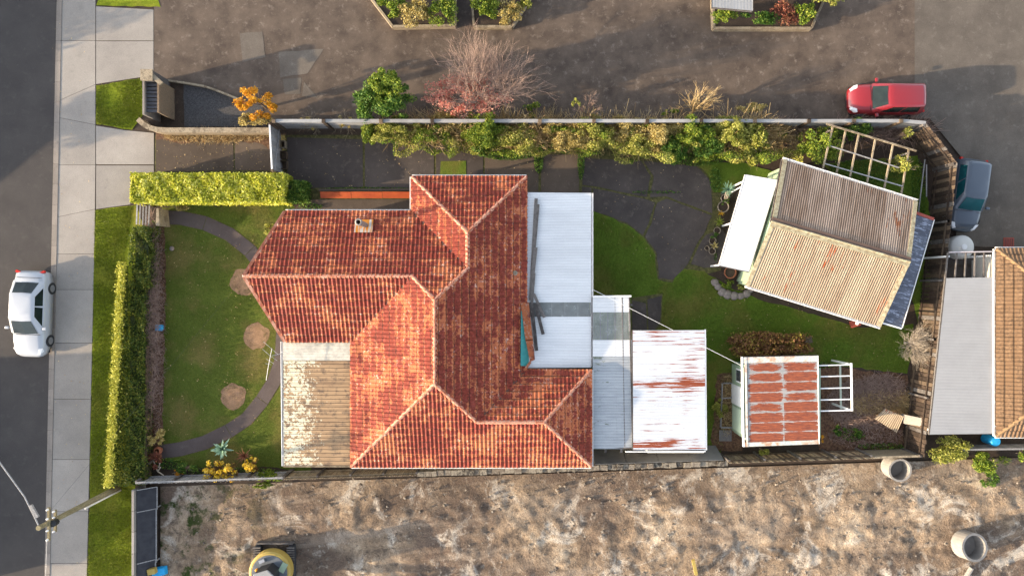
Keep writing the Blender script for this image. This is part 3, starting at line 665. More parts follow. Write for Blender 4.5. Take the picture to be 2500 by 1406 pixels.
def cap_run(parent, a, b, mat, up=.07, w_=.20):
    a = Vector(a)+Vector((0,0,up)); b = Vector(b)+Vector((0,0,up)); L = (b-a).length; n = max(1, round(L/.42)); d = (b-a).normalized(); u = Vector((0,0,1)).cross(d).normalized(); v = d.cross(u)
    if v.z < 0: v = -v
    for i in range(n):
        p = a+d*(L*i/n)+v*.012; q = a+d*(L*(i+1)/n+.03); mb = MB()
        prof = [(-w_/2,-.045),(-w_*.28,.01),(0,.032),(w_*.28,.01),(w_/2,-.045)]
        for j in range(4):
            (u0,h0),(u1,h1) = prof[j], prof[j+1]
            mb.quad(p+u*u1+v*h1, p+u*u0+v*h0, q+u*u0+v*h0, q+u*u1+v*h1)
        mb.face([p+u*x+v*h for x, h in prof]); mb.face([q+u*x+v*h for x, h in prof][::-1])
        obj('ridge_cap', mb, mat, parent)
zr = lambda r: ZE+r*T24
C3=(*C_,zr(2.835)); D3=(*D_,zr(2.835)); E3=(*E_,zr(4.335)); I3=(*I_,zr(4.335)); J3=(*J_,zr(2.385)); K3=(*K_,zr(2.385)); H3=(*H_,zr(3.21)); G3=(*G_,zr(3.21))
for a, b in (((*B_,ZE),C3),((*A_,ZE),C3),(C3,D3),(D3,E3),(G3,H3),(H3,E3),(E3,I3),((*SW,ZE),I3),(I3,J3),(J3,K3),((*SE,ZE),K3),((*NE,ZE),K3)): cap_run(roof, a, b, M['ridge'])
for a, b in (((*V1,ZE),D3),((*V2,ZE),H3),((*V3,ZE),J3)):
    mb = MB(); mb.bar(Vector(a)+Vector((0,0,.055)), Vector(b)+Vector((0,0,.055)), .11, .03); obj('valley_flashing', mb, M['valley'], roof)
for a, b in (((*NW,ZE),G3),((*SWl,ZE),G3)):
    mb = MB(); mb.bar(Vector(a)+Vector((-.02,0,.06)), Vector(b)+Vector((-.02,0,.06)), .15, .10); obj('barge_board', mb, M['ridge'], roof)
    mb = MB(); mb.bar(Vector(a)+Vector((-.08,0,.0)), Vector(b)+Vector((-.08,0,.0)), .03, .18); obj('barge_board', mb, M['white'], roof)
def gutter(parent, a, b, out, mat=None, w_=.09, brk=1.7):
    a = Vector(a); b = Vector(b); o3 = Vector((*out, 0)); mb = MB(); z = Vector((0,0,1))
    mb.bar(a+o3*w_-z*.03, b+o3*w_-z*.03, .035, .09); mb.bar(a+o3*w_*.5-z*.07, b+o3*w_*.5-z*.07, w_, .012); mb.bar(a+o3*.008-z*.04, b+o3*.008-z*.04, .012, .08)
    L = (b-a).length; n = int(L/brk)
    for i in range(n+1):
        p = a.lerp(b, (i+.3)/(n+.6)); mb.bar(p+z*.02, p+o3*w_+z*.02, .035, .012)
    return obj('gutter', mb, mat or M['gutter'], parent)
for a, b, o_ in ((B_,A_,(0,1)),(V1,B_,(-1,0)),(NW,V1,(0,1)),(SW,SE,(0,-1)),(NE,SE,(1,0))): gutter(house, (*a,ZE), (*b,ZE), o_)
# flue
mb = MB(); p0 = P(886, 551, 0); zf = lambda y: ZE+(3.78-y)*T24+.16
fx0, fx1 = P(866,0,3).x, P(910,0,3).x; fy0, fy1 = P(0,568,3).y, P(0,535,3).y
mb.hexa([(fx0,fy0,zf(fy0)-.02),(fx1,fy0,zf(fy0)-.02),(fx1,fy1,zf(fy1)-.02),(fx0,fy1,zf(fy1)-.02),(fx0,fy0,zf(fy0)),(fx1,fy0,zf(fy0)),(fx1,fy1,zf(fy1)),(fx0,fy1,zf(fy1))])
m, ntf, bf = base_mat('flue_flashing', .6); s_ = nz(ntf, pos(ntf, (7,.8,.8)), 1.3, 2); ntf.links.new(ramp(ntf, s_, [(.42,(.42,.38,.33)),(.52,(.45,.16,.015))]), bf.inputs[0]); 
fl = obj('flue_flashing', mb, m, house)
fb = P(891, 549, 3.1); mb = MB(); mb.lathe([(.13,-.1),(.13,1.25),(.16,1.25),(.17,1.5),(.12,1.52),(.10,1.50),(.09,1.2)], fb, 16); obj('flue', mb, simple('flue_metal', (.20,.17,.15), (.27,.23,.20), rough=.5, metal=.3), house, smooth=False)
mb = MB(); vp = P(1258,666,3.4); mb.lathe([(.09,-.3),(.09,.06),(.12,.08),(.02,.14)], (vp.x, vp.y, ZE+(.71-vp.x)*T24+.05), 12); obj('roof_vent', mb, M['potc'], house)

# corrugated sheets -------------------------------------------------
def corr(parent, p00, p10, p11, p01, across, mat, pitch=.076, amp=.009, name='sheet', rows=1, lap=.03, ns=4, trap=False, wob=.004):
    """p00->p10 is the direction the ridges run; p00->p01 is across. across = number of sheets."""
    p00, p10, p11, p01 = map(Vector, (p00, p10, p11, p01)); W_ = (p01-p00).length; out = []
    nrm = (p10-p00).cross(p01-p00).normalized(); nrm = nrm if nrm.z > 0 else -nrm
    for s in range(across):
        for r_ in range(rows):
            t0, t1 = s/across, min(1, (s+1)/across+lap/W_); v0, v1 = r_/rows, min(1, (r_+1)/rows+(.01 if r_ < rows-1 else 0)); mb = MB()
            W1 = W_/across; cyc = max(1, round(W1/pitch)); pt_ = W1/cyc; n = max(4, int((t1-t0)*W_/pt_*ns)); lift = (s % 2)*.002+(rows-1-r_)*.003+R.uniform(-wob, wob)*.5
            vv = []
            for i in range(n+1):
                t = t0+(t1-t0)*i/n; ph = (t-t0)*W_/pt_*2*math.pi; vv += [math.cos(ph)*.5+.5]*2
                h = (amp*math.cos(ph) if not trap else amp*max(-1, min(1, 3.2*math.cos(ph)-1.6))) + lift
                for q in (v0, v1): mb.v.append(tuple((p00.lerp(p10, q)).lerp(p01.lerp(p11, q), t)+nrm*h))
            for i in range(n):
                mb.f.append((2*i, 2*i+2, 2*i+3, 2*i+1)); a, b = i/n, (i+1)/n; mb.uv += [(0,a),(0,b),(1,b),(1,a)]
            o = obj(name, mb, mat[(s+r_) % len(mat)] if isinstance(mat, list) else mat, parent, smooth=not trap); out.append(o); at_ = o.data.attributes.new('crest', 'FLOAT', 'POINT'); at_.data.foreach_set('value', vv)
    return out
def frame_roof(parent, pts, name='roof_frame', mat=None, n=4, dz=-.07):
    pts = [Vector(p)+Vector((0,0,dz)) for p in pts]; mb = MB()
    for i in range(4): mb.bar(pts[i], pts[(i+1)%4], .06, .09)
    for k in range(1, n): mb.bar(pts[0].lerp(pts[1], k/n), pts[3].lerp(pts[2], k/n), .05, .08)
    return obj(name, mb, mat or M['wood'], parent)
# back verandah roof
zi, zo = 2.44, 2.20
X0 = .66; X1 = P(1443,0,zo).x; ya = P(0,471,2.3).y; yb = P(0,738,2.3).y; yc = P(0,773,2.3).y; yd = P(0,897,2.3).y
vr = frame_roof(house, [(X0,ya,zi),(X1,ya,zo),(X1,yd,zo),(X0,yd,zi)], 'verandah_roof', n=5)
corr(vr, (X0,ya,zi),(X1,ya,zo),(X1,yb,zo),(X0,yb,zi), 7, M['whitetin'])
corr(vr, (X0,yb,zi),(X1,yb,zo),(X1,yc,zo),(X0,yc,zi), 1, M['clear'], name='clear_sheet')
corr(vr, (X0,yc,zi),(X1,yc,zo),(X1,yd,zo),(X0,yd,zi), 3, M['whitetin'])
gutter(house, (X1,ya,zo), (X1,yd,zo), (1,0)); 
for y in (ya-.1, (ya+yd)/2, yd+.1):
    mb = MB(); mb.bar((X1-.05,y,0),(X1-.05,y,zo-.1), .1, .1); obj('verandah_post', mb, M['white'], house)
# teal sheet and slipped strip
z0 = 2.80; corr(house, P(1272,758,z0+.04), P(1293,758,z0-.06), P(1291,893,z0-.06), P(1271,893,z0+.04), 1, M['teal'], name='teal_sheet')
for q in ([(1271,738),(1291,738),(1301,830),(1283,832)], [(1283,830),(1301,828),(1306,878),(1294,883)], [(1277,903),(1294,880),(1297,886),(1283,905)]):
    pp = [P(x, y, z0+.07) for x, y in q]; mb = MB(); mb.prism([(p.x, p.y) for p in pp], z0+.03, z0+.06); obj('slipped_flashing', mb, M['tile'], house)
# front lean-to (lower left)
za, zb = 2.40, 2.14
def Lp(px, py): # point on the lean-to plane
    x = P(px, 0, 2.3).x; t = (x-P(690,0,2.14).x)/(P(857,0,2.4).x-P(690,0,2.14).x); z = zb+(za-zb)*t; return P(px, py, z)
lt = frame_roof(house, [Lp(690,834),Lp(857,834),Lp(857,1137),Lp(692,1137)], 'lean_to_roof', n=4)
corr(lt, Lp(691,834),Lp(858,834),Lp(858,880),Lp(691,880), 2, M['clearw'], name='clear_sheet')
m, ntl, bl = base_mat('lichen_roof', .8); v = pos(ntl); 
cb = ramp(ntl, nz(ntl, pos(ntl, (.3,2,1)), 2, 4), [(.35,(.20,.13,.075)),(.65,(.29,.195,.11))])
def lich(sc, thr):
    vo = ntl.nodes.new('ShaderNodeTexVoronoi'); vo.inputs['Scale'].default_value = sc; ntl.links.new(v, vo.inputs['Vector']); sp = ntl.nodes.new('ShaderNodeSeparateColor'); ntl.links.new(vo.outputs['Color'], sp.inputs[0])
    rad = mth(ntl, 'MULTIPLY', sp.outputs[0], .78); 
    return mth(ntl, 'LESS_THAN', vo.outputs['Distance'], mth(ntl, 'MULTIPLY', rad, thr))
sxl = ntl.nodes.new('ShaderNodeSeparateXYZ'); ntl.links.new(v, sxl.inputs[0])
env = ramp(ntl, mth(ntl, 'ADD', mth(ntl, 'MULTIPLY_ADD', mth(ntl, 'ADD', sxl.outputs[0], 11.5), .45), mth(ntl, 'MULTIPLY', mth(ntl, 'SUBTRACT', nz(ntl, v, 1.6, 5, .7), .5), 1.6)), [(0, 1.0), (.32, 1.15), (.62, .75), (.95, .0)])
env = mth(ntl, 'MULTIPLY', env, ramp(ntl, nz(ntl, v, 2.2, 4, .7), [(.36, .2), (.5, 1)]))
cl = mix(ntl, ramp(ntl, nz(ntl, v, 3, 5, .7), [(.52,0),(.62,.8)]), cb, (.10,.07,.05))
cl = mix(ntl, lich(6, mth(ntl, 'MULTIPLY', env, 1.35)), cl, (.42,.39,.28)); cl = mix(ntl, lich(11, mth(ntl, 'MULTIPLY', env, 1.25)), cl, (.48,.45,.34))
ntl.links.new(cl, bl.inputs[0]); M['lichen'] = m
corr(lt, Lp(692,881),Lp(858,881),Lp(858,1136),Lp(693,1136), 27, M['lichen'], pitch=.192, amp=.016, name='roof_pan', trap=True, ns=14, lap=.0)
gutter(house, Lp(690,834), Lp(693,1137), (-1,0)); mb = MB(); mb.bar(Lp(693,1138), Lp(858,1138), .05, .1); obj('barge_board', mb, M['woodtan'], house)
walls(house, [(-10.9,-8.5),(-7.7,-8.5),(-7.7,-2.5),(-10.9,-2.5)], 0, 2.08, M['wallw'])
# aerial
an = thing('tv_aerial', 'television aerial with crossed rods on the porch gutter above the front lawn', 'aerial', tuple(P(690,864,2.2)))
zt = 3.0; base = P(690,865,2.2); top = P(664,868,zt)
mb = MB(); mb.tube([base, P(684,864,2.9), top], .016, 5); obj('mast', mb, M['steel'], an)
mb = MB(); mb.tube([P(664,850,zt), P(655,895,zt), P(650,928,zt)], .013, 5); obj('boom', mb, M['steel'], an)
for q in ((643,834,680,866),(641,852,660,869),(660,869,677,880),(650,876,669,888),(648,887,662,890)):
    mb = MB(); mb.tube([P(q[0],q[1],zt), P(q[2],q[3],zt)], .009, 4); obj('rod', mb, M['steel'], an)
# timber planks on the white roof
planks = [((1309,485),(1295,733),8,'long dark weathered plank nearest the tile edge on the white back roof'), ((1314,499),(1300,660),7,'second long weathered plank against the first on the white back roof'),
 ((1308,604),(1301,667),9,'short wide weathered plank lying on the upper two near mid roof'), ((1304,666),(1298,742),7,'weathered plank running down to the clear roof panel'),
 ((1303,717),(1329,775),7,'pale weathered plank slanting across the clear roof panel'), ((1307,742),(1326,816),8,'weathered plank slanting below the clear panel beside the pale one'),
 ((1298,742),(1310,856),8,'lowest long plank reaching the bottom of the white back roof')]
for i, (a, b, w_, lab) in enumerate(planks):
    z = 2.50+.035*(i in (2,4))+.01*(i in (3,5)); mb = MB(); pa, pb_ = P(*a, z), P(*b, z-.03); mb.bar(pa, pb_, w_/49, .03); o = obj('plank', mb, M['wood']); tag(o, lab, 'plank', 'planks on the white back roof')

# ================================================================== OUTBUILDINGS
gz = 2.30
gar = thing('outbuilding', 'low white outbuilding with rusty corrugated roof and dark clear panels behind the house', 'outbuilding', (6.2,-4.2,0))
def Gp(px, py, z=gz): return P(px, py, z)
gr = frame_roof(gar, [Gp(1448,724),Gp(1537,724),Gp(1545,1094),Gp(1448,1094)], 'side_roof', n=5, dz=-.08)
corr(gr, Gp(1447,725),Gp(1537,725,2.24),Gp(1537,762,2.24),Gp(1447,762), 1, M['whitetin'])
corr(gr, Gp(1447,762),Gp(1537,762,2.24),Gp(1538,830,2.24),Gp(1447,830), 2, M['clear'], name='clear_sheet')
corr(gr, Gp(1447,830),Gp(1546,830,2.24),Gp(1546,870,2.24),Gp(1447,870), 1, M['whitetin'])
corr(gr, Gp(1447,870),Gp(1546,870,2.24),Gp(1546,1095,2.24),Gp(1447,1095), 6, M['greytin'])
mb = MB(); mb.bar(Gp(1447,724), Gp(1541,723,2.26), .09, .08); obj('gutter', mb, M['gutter'], gar); mb = MB(); mb.bar(Gp(1536,726,2.2), Gp(1537,808,2.2), .05, .07); obj('gutter', mb, M['gutter'], gar)
gm_ = frame_roof(gar, [Gp(1545,807,2.42),Gp(1720,807,2.18),Gp(1722,1096,2.18),Gp(1545,1096,2.42)], 'main_roof', n=5, dz=-.08)
corr(gm_, Gp(1545,807,2.42),Gp(1720,806,2.18),Gp(1723,1097,2.18),Gp(1546,1098,2.42), 8, M['rusttin'])
mb = MB(); mb.bar(Gp(1721,804,2.12), Gp(1724,1098,2.12), .07, .09); obj('gutter', mb, M['gutter'], gar)
mb = MB(); mb.bar(Gp(1527,1102,2.34), Gp(1722,1101,2.16), .05, .12); obj('barge_board', mb, M['white'], gar)
a0, a1 = P(1560,815,0), P(1700,1080,0); walls(gar, [(a0.x,a1.y),(a1.x-.1,a1.y),(a1.x-.1,a0.y),(a0.x,a0.y)], 0, 2.1, M['wallw'])
for x, y in ((1465,742),(1525,742),(1465,1070),(1465,900)):
    q = P(x, y); mb = MB(); mb.bar(q, (q.x, q.y, 2.2), .09, .09); obj('post', mb, M['wood'], gar)
for q in ((1478,1098),(1517,1098)):
    mb = MB(); mb.bar(P(q[0],1085,2.1), P(q[0],1104,2.1), .1, .1); obj('rafter_end', mb, M['wood'], gar)
# big rotated garage
shed = thing('garage', 'garage with weathered corrugated gable roof set at an angle in the back yard', 'garage', tuple(P(2030,600)))
zE, zR = 2.3, 3.15
nw, ne, sw, se = P(1911,389,zE), P(2240,492,zE), P(1820,697,zE), P(2150,798,zE); rl, rr_ = P(1883,541,zR), P(2222,640,zR)
sr = frame_roof(shed, [nw, ne, rr_, rl], 'roof', n=4, dz=-.1)
gl = P(1878,541,zR)
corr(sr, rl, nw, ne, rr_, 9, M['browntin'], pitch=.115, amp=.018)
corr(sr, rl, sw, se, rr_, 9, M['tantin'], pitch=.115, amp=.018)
nv = (ne-nw).normalized()
for a, b, w_, m_ in ((nw+nv*.12, rl+nv*.12, .22, 'capflash'), (sw+nv*.1, rl+nv*.1, .2, 'capflash'), (ne-nv*.1, rr_-nv*.1, .2, 'capflash'), (se-nv*.1, rr_-nv*.1, .2, 'capflash')):
    mb = MB(); mb.bar(a+Vector((0,0,.02)), b+Vector((0,0,.02)), w_, .03); obj('barge_flashing', mb, M[m_], shed)
perp = (sw-nw).normalized()
for s in (-1, 1):
    mb = MB(); mb.bar(rl+perp*s*.11+Vector((0,0,.0)), rr_+perp*s*.11+Vector((0,0,.0)), .24, .035); obj('ridge_flashing', mb, M['capflash'] if s > 0 else M['valley'], shed)
mb = MB(); mb.tube([rl+Vector((0,0,.03)), rr_+Vector((0,0,.03))], .045, 6); obj('ridge_roll', mb, M['capflash'], shed)
gutter(shed, nw, ne, tuple((-perp).xy), brk=.9); gutter(shed, sw, se, tuple(perp.xy), brk=.9)
ins = lambda p, q: (p.x+(q[0])*.25, p.y+(q[1])*.25)
W4 = [(v_.x+nv.x*s1*.25+perp.x*s2*.25, v_.y+nv.y*s1*.25+perp.y*s2*.25) for v_, s1, s2 in ((nw,1,1),(ne,-1,1),(se,-1,-1),(sw,1,-1))]
walls(shed, W4[::-1], 0, 2.2, M['wallg'])
for i, j, rz_ in ((0,3,rl),(1,2,rr_)):
    mb = MB(); a, b = Vector((*W4[i],2.2)), Vector((*W4[j],2.2)); c_ = (a+b)/2+Vector((0,0,.72)); mb.face([a,b,c_]); mb.face([b+nv*.02,a+nv*.02,c_+nv*.02]); obj('gable', mb, M['wallg'], shed)
# white lean-to
wl = [P(1821,427,2.25), P(1899,440,2.32), P(1829,664,2.32), P(1757,648,2.25)]
wr = frame_roof(shed, wl, 'white_lean_to', n=3); corr(wr, wl[1], wl[0], wl[3], wl[2], 6, M['whitetin'], amp=.006)
mb = MB(); mb.bar(wl[0]+Vector((-.04,0,-.02)), wl[3]+Vector((-.04,0,-.02)), .04, .07); obj('gutter', mb, M['gutter'], shed)
for k in range(3):
    q = wl[0].lerp(wl[3], .03+.47*k); mb = MB(); mb.bar((q.x+.15,q.y-.1,0),(q.x+.15,q.y-.1,2.2), .08, .08); obj('post', mb, M['white'], shed)
mb = MB(); mb.tube([P(1812,455,2.15), P(1787,469,1.2)], .03, 6); obj('downpipe', mb, M['white'], shed)
# lattice screen beside lean-to
lat = thing('trellis', 'grey timber trellis screen behind the row of pots', 'trellis', tuple(P(1785,560)))
a, b = P(1800,470), P(1757,625)
for k in range(24):
    q = a.lerp(b, k/23); mb = MB(); mb.bar(q+Vector((0,0,.05)), q+Vector((.02,0,1.5)), .03, .015); obj('slat', mb, M['wood'], lat)
for k in range(8):
    mb = MB(); z = .15+k*.18; mb.bar(a+Vector((-.02,0,z)), b+Vector((-.02,0,z)), .015, .025); obj('slat', mb, M['wood'], lat)
# slate blue lean-to
bl_ = [P(2240,521,2.2), P(2279,537,2.1), P(2201,800,2.1), P(2158,785,2.2)]
br = frame_roof(shed, bl_, 'blue_lean_to', n=3); corr(br, bl_[0], bl_[1], bl_[2], bl_[3], 6, M['bluetin'])
inn = [P(2225,516,2.2), P(2145,780,2.2)]; corr(br, inn[0], bl_[0], bl_[3], inn[1], 6, M['bluetin'])
mb = MB(); mb.bar(bl_[0]+Vector((-.1,.03,.03)), bl_[1]+Vector((0,.03,.03)), .14, .04); obj('red_trim', mb, M['redtrim'], shed)
mb = MB(); mb.bar(bl_[1]+Vector((.03,0,0)), bl_[2]+Vector((.03,0,0)), .035, .06); obj('gutter', mb, M['gutter'], shed); mb = MB(); mb.bar(bl_[2]+Vector((0,-.04,-.02)), bl_[3]+Vector((-.2,-.03,-.02)), .07, .09); obj('barge_board', mb, M['white'], shed)
for k in (.05, .95):
    q = bl_[1].lerp(bl_[2], k); mb = MB(); mb.bar((q.x-.1,q.y,0),(q.x-.1,q.y,2.0), .08, .08); obj('post', mb, M['wood'], shed)
# small rusty shed
rs = thing('garden_shed', 'small garden shed with rust streaked corrugated roof and pale green wall', 'shed', tuple(P(1900,980)))
z = 2.15; c4_ = [P(1813,872,z), P(1996,868,z), P(1999,1083,z), P(1817,1090,z)]
rf = frame_roof(rs, c4_, 'roof', n=4, dz=-.08)
mid = lambda t, s: (c4_[0].lerp(c4_[1], t)).lerp(c4_[3].lerp(c4_[2], t), s)
corr(rf, mid(.06,.06), mid(1,.06), mid(1,.965), mid(.06,.965), 8, M['rustpatch'], rows=2, amp=.010, lap=.0)
for s0, s1 in ((0,.065), (.955,1.0)):
    mb = MB(); zz = Vector((0,0,.025)); mb.hexa([mid(0,s1),mid(1,s1),mid(1,s0),mid(0,s0),mid(0,s1)+zz,mid(1,s1)+zz,mid(1,s0)+zz,mid(0,s0)+zz]); obj('edge_flashing', mb, simple('faded_flashing', (.42,.50,.47), (.55,.52,.45), (.40,.2,.1), scale=2.5, fine=20), rs)
mb = MB(); mb.bar(mid(.0,-.005)+Vector((-.03,0,-.02)), mid(.0,1.0)+Vector((-.03,0,-.02)), .07, .12); obj('fascia', mb, M['white'], rs)
mb = MB(); mb.bar(mid(.045,.0)+Vector((-.03,0,.03)), mid(.045,1.0)+Vector((-.03,0,.03)), .1, .03); obj('edge_flashing', mb, simple('faded_flashing', (.45,.45,.42), (.52,.5,.45), (.40,.17,.08), scale=2.5), rs)
mb = MB(); mb.bar(mid(1.003,0), mid(1.003,1), .03, .07); obj('fascia', mb, M['white'], rs)
b4 = [P(1789,885), P(1960,885), P(1960,1052), P(1789,1052)]
b4 = [(p.x+.0, p.y) for p in b4]; walls(rs, b4[::-1], 0, 2.05, M['wallg'])
wx = b4[0][0]-.07
mb = MB(); yy0, yy1 = P(0,935).y, P(0,982).y; mb.box((wx, (yy0+yy1)/2, 1.0), (.05, yy0-yy1, 2.0)); obj('door', mb, M['white'], rs)
mb = MB(); mb.box((wx, P(0,910).y, 1.3), (.05, .7, .9)); wf = obj('window', mb, M['white'], rs); mb = MB(); mb.box((wx-.01, P(0,910).y, 1.3), (.05, .56, .76)); obj('pane', mb, M['glass'], wf)
mb = MB(); mb.box((wx, P(0,1015).y, 1.05), (.04, 1.2, 1.7)); obj('wall_panel', mb, simple('pale_green_panel', (.40,.48,.34), (.45,.52,.38)), rs)
# white pergola frame beside it
pg = thing('pergola', 'small white timber pergola frame attached beside the rusty garden shed', 'pergola', tuple(P(2040,950)))
z = 2.0
for y in (890, 917, 946, 974, 1001):
    mb = MB(); mb.bar(P(1998,y+2,z), P(2079,y,z), .05, .09); obj('rafter', mb, M['white'], pg)
mb = MB(); mb.bar(P(2078,886,z+.06), P(2080,1003,z+.06), .09, .05); obj('beam', mb, M['white'], pg)
mb = MB(); mb.bar(P(2051,892,.9), P(2053,998,.9), .09, .05); obj('rail', mb, simple('mossy_rail', (.35,.38,.28), (.45,.46,.36)), pg)
for y in (889, 1000):
    q = P(2074, y, z); mb = MB(); mb.bar((q.x,q.y,0),(q.x,q.y,z), .09, .09); obj('post', mb, M['white'], pg)
# bare timber pergola north of garage
pr = thing('timber_pergola', 'open grey timber pergola grid over weeds north of the garage', 'pergola', tuple(P(2120,400)))
z = 2.1
mb = MB(); mb.bar(P(2018,303,z), P(2237,369,z), .07, .10); obj('beam', mb, M['woodtan'], pr)
mb = MB(); mb.bar(P(2024,356,z-.1), P(2195,410,z-.1), .05, .06); obj('cross_batten', mb, M['woodgrey'], pr)
mb = MB(); mb.bar(P(2014,400,z-.12), P(2203,455,z-.12), .05, .06); obj('cross_batten', mb, M['woodgrey'], pr)
for a, b in (((2033,309),(2009,412)), ((2065,317),(2042,424)), ((2097,326),(2075,432)), ((2137,340),(2116,450)), ((2180,354),(2158,462)), ((2219,365),(2200,474))):
    mb = MB(); mb.bar(P(*a, z-.08), P(*b, z-.16), .07, .09); obj('rafter', mb, M['woodtan'], pr)
for a in ((2030,318),(2218,374)):
    q = P(*a, z); mb = MB(); mb.bar((q.x,q.y,0),(q.x,q.y,z-.05), .08, .08); obj('post', mb, M['wood'], pr)
# neighbour on the right
nb = thing('neighbour_house', 'neighbouring house with tan tiled hip roof at the right edge', 'house', tuple(P(2520,830)))
z = 2.4; k = (CAMH-z)/CAMH/PPM
nx0 = P(2431,0,z).x; ny1 = P(0,608,z).y; ny0 = P(0,1064,z).y; hw = (ny1-ny0)/2*.62; nx1 = nx0+hw*2
pA, pB, pC, pD = (nx0,ny0), (nx1,ny0), (nx1,ny1), (nx0,ny1); r0 = (nx0+hw, ny0+hw); r1 = (nx0+hw, ny1-hw)
nf = [([[pD,pA,r0,r1]], (nx0,0), (-1,0)), ([[pA,pB,r0]], (0,ny0), (0,-1)), ([[pC,pD,r1]], (0,ny1), (0,1)), ([[pB,pC,r1,r0]], (nx1,0), (1,0))]
nroof = roof_deck(nb, nf, z, M['tan_tile'])
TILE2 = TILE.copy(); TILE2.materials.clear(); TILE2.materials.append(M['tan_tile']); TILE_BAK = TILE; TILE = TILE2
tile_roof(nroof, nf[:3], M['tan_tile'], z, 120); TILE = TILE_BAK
mt = simple('tan_cap', (.24,.15,.075), (.2,.12,.055), rnd=.3)
for a, b in ((pA, r0), (pD, r1), (pB, r0), (pC, r1), (r0, r1)):
    cap_run(nroof, (*a, z+(hw*T24 if a in (r0, r1) else 0)), (*b, z+hw*T24), mt)
gutter(nb, (*pD,z), (*pA,z), (-1,0)); gutter(nb, (*pD,z), (*pC,z), (0,1)); gutter(nb, (*pA,z), (*pB,z), (0,-1))
walls(nb, [(nx0+.4,ny0+.4),(nx1-.4,ny0+.4),(nx1-.4,ny1-.4),(nx0+.4,ny1-.4)], 0, 2.25, M['wallw'])
cp = thing('carport', 'flat white metal carport roof with clear panels beside the right hand neighbour', 'carport', tuple(P(2360,840)))
q4 = [P(2317,617,2.3), P(2428,615,2.35), P(2436,1058,2.35), P(2270,1060,2.3)]
mlc = lambda t, s: (q4[0].lerp(q4[1], t)).lerp(q4[3].lerp(q4[2], t), s)
cr_ = frame_roof(cp, q4, 'roof', n=5, dz=-.1)
greywhite = tinmat('grey_white_roof', (.27,.266,.258), (.30,.296,.288), dirt=.04)
corr(cr_, mlc(0,.14), mlc(1,.14), mlc(1,1), mlc(0,1), 7, greywhite, amp=.006)
for i in range(3):
    for j in range(2):
        s0, s1 = .005+j*.075, .068+j*.07; t0, t1 = .01+i*.33, .32+i*.33; mb = MB(); zz = Vector((0,0,.02)); mb.quad(mlc(t0,s1)+zz, mlc(t1,s1)+zz, mlc(t1,s0)+zz, mlc(t0,s0)+zz); obj('clear_panel', mb, clearmat('frosted_panel', (.25,.29,.34), .02), cr_)
for a in ((.03,.02),(.03,.98),(.95,.02),(.95,.98)):
    q = mlc(*a); mb = MB(); mb.bar((q.x,q.y,0),(q.x,q.y,2.2), .09, .09); obj('post', mb, M['white'], cp)
mb = MB(); mb.bar(mlc(0,-.002), mlc(1,-.002), .05, .09); obj('fascia', mb, simple('mauve_fascia', (.45,.4,.4), (.4,.36,.36)), cp)
q = P(2352,603,.6); tl = thing('water_tank', 'low pale rounded water tank beside the white carport roof', 'tank', (q.x,q.y,0))
mb = MB(); mb.lathe([(.62,0),(.62,.5),(.55,.58),(.2,.66),(.001,.68)], (q.x,q.y,0), 24); obj('tank_body', mb, simple('tank', (.55,.53,.48), (.6,.58,.52)), tl, smooth=True); mb = MB(); mb.lathe([(.15,.64),(.15,.70),(.001,.71)], (q.x,q.y,0), 12); obj('lid', mb, M['white'], tl)
# house across top right corner of planter C (only its corner shows)
ph = thing('neighbour_unit', 'corner of a pale corrugated roof above the planter at the top edge', 'house', tuple(P(1790,-90)))
z = 2.3; q4b = [P(1739,-160,z), P(1838,-160,z), P(1838,27,z), P(1739,18,z)]; fr = frame_roof(ph, q4b, 'roof', dz=-.1); corr(fr, q4b[0], q4b[3], q4b[2], q4b[1], 4, greywhite, amp=.006)
a_, b_ = P(1745,8), P(1830,-150); walls(ph, [(a_.x,b_.y),(a_.x,a_.y),(b_.x,a_.y),(b_.x,b_.y)][::1], 0, 2.15, M['wallw'])
# ================================================================== FENCES
def fence(name, label, top, z, bw, gap, mats, posts=True, th=.02, side=1, every=1.9, rails=(.35, 1.45), zj=.03, ground=0, lightevery=0):
    pts = [P(x, y, z) for x, y in top]; t = thing(name, label, 'fence', (pts[0].x, pts[0].y, 0)); n = 0; cnt = 0
    for a, b in zip(pts, pts[1:]):
        a = Vector((a.x, a.y, 0)); b = Vector((b.x, b.y, 0)); L = (b-a).length; d = (b-a)/L; nn = Vector((-d.y, d.x, 0))*side
        k = 0; s = 0
        while s < L:
            w_ = bw*R.uniform(.88, 1.06); c = a+d*(s+w_/2); hh = z+R.uniform(-zj, zj); mb = MB(); off = nn*(th*.6 if k % 2 else 0)
            mb.bar(c+off-d*w_/2+Vector((0,0,hh/2)), c+off+d*w_/2+Vector((0,0,hh/2)), th, hh)
            mt = mats[0] if not lightevery or (cnt % lightevery) else mats[-1]
            obj('paling', mb, mt if len(mats) < 3 or lightevery else R.choice(mats), t); s += w_+gap; k += 1; cnt += 1
        for rz_ in rails:
            mb = MB(); mb.bar(a-nn*.05+Vector((0,0,rz_)), b-nn*.05+Vector((0,0,rz_)), .05, .09); obj('rail', mb, mats[0], t)
        if posts:
            m_ = max(1, round(L/every))
            for i in range(m_+1):
                p = a.lerp(b, i/m_)-nn*.09; mb = MB(); mb.bar(p, p+Vector((0,0,z-.08)), .1, .1); obj('post', mb, M['wood'], t)
    return t
botline = lambda x: 1185-(x-318)*67/1937-4
fence('paling_fence', 'grey narrow paling fence at the front end of the bottom boundary', [(330,botline(330)),(690,botline(690))], 1.5, .085, .025, [M['woodgrey']], side=-1)
fence('paling_fence', 'thin paling fence close behind the long eave of the tiled house', [(692,botline(692)+2),(1016,botline(1016)+3)], 1.7, .09, .03, [M['woodtan']], side=-1)
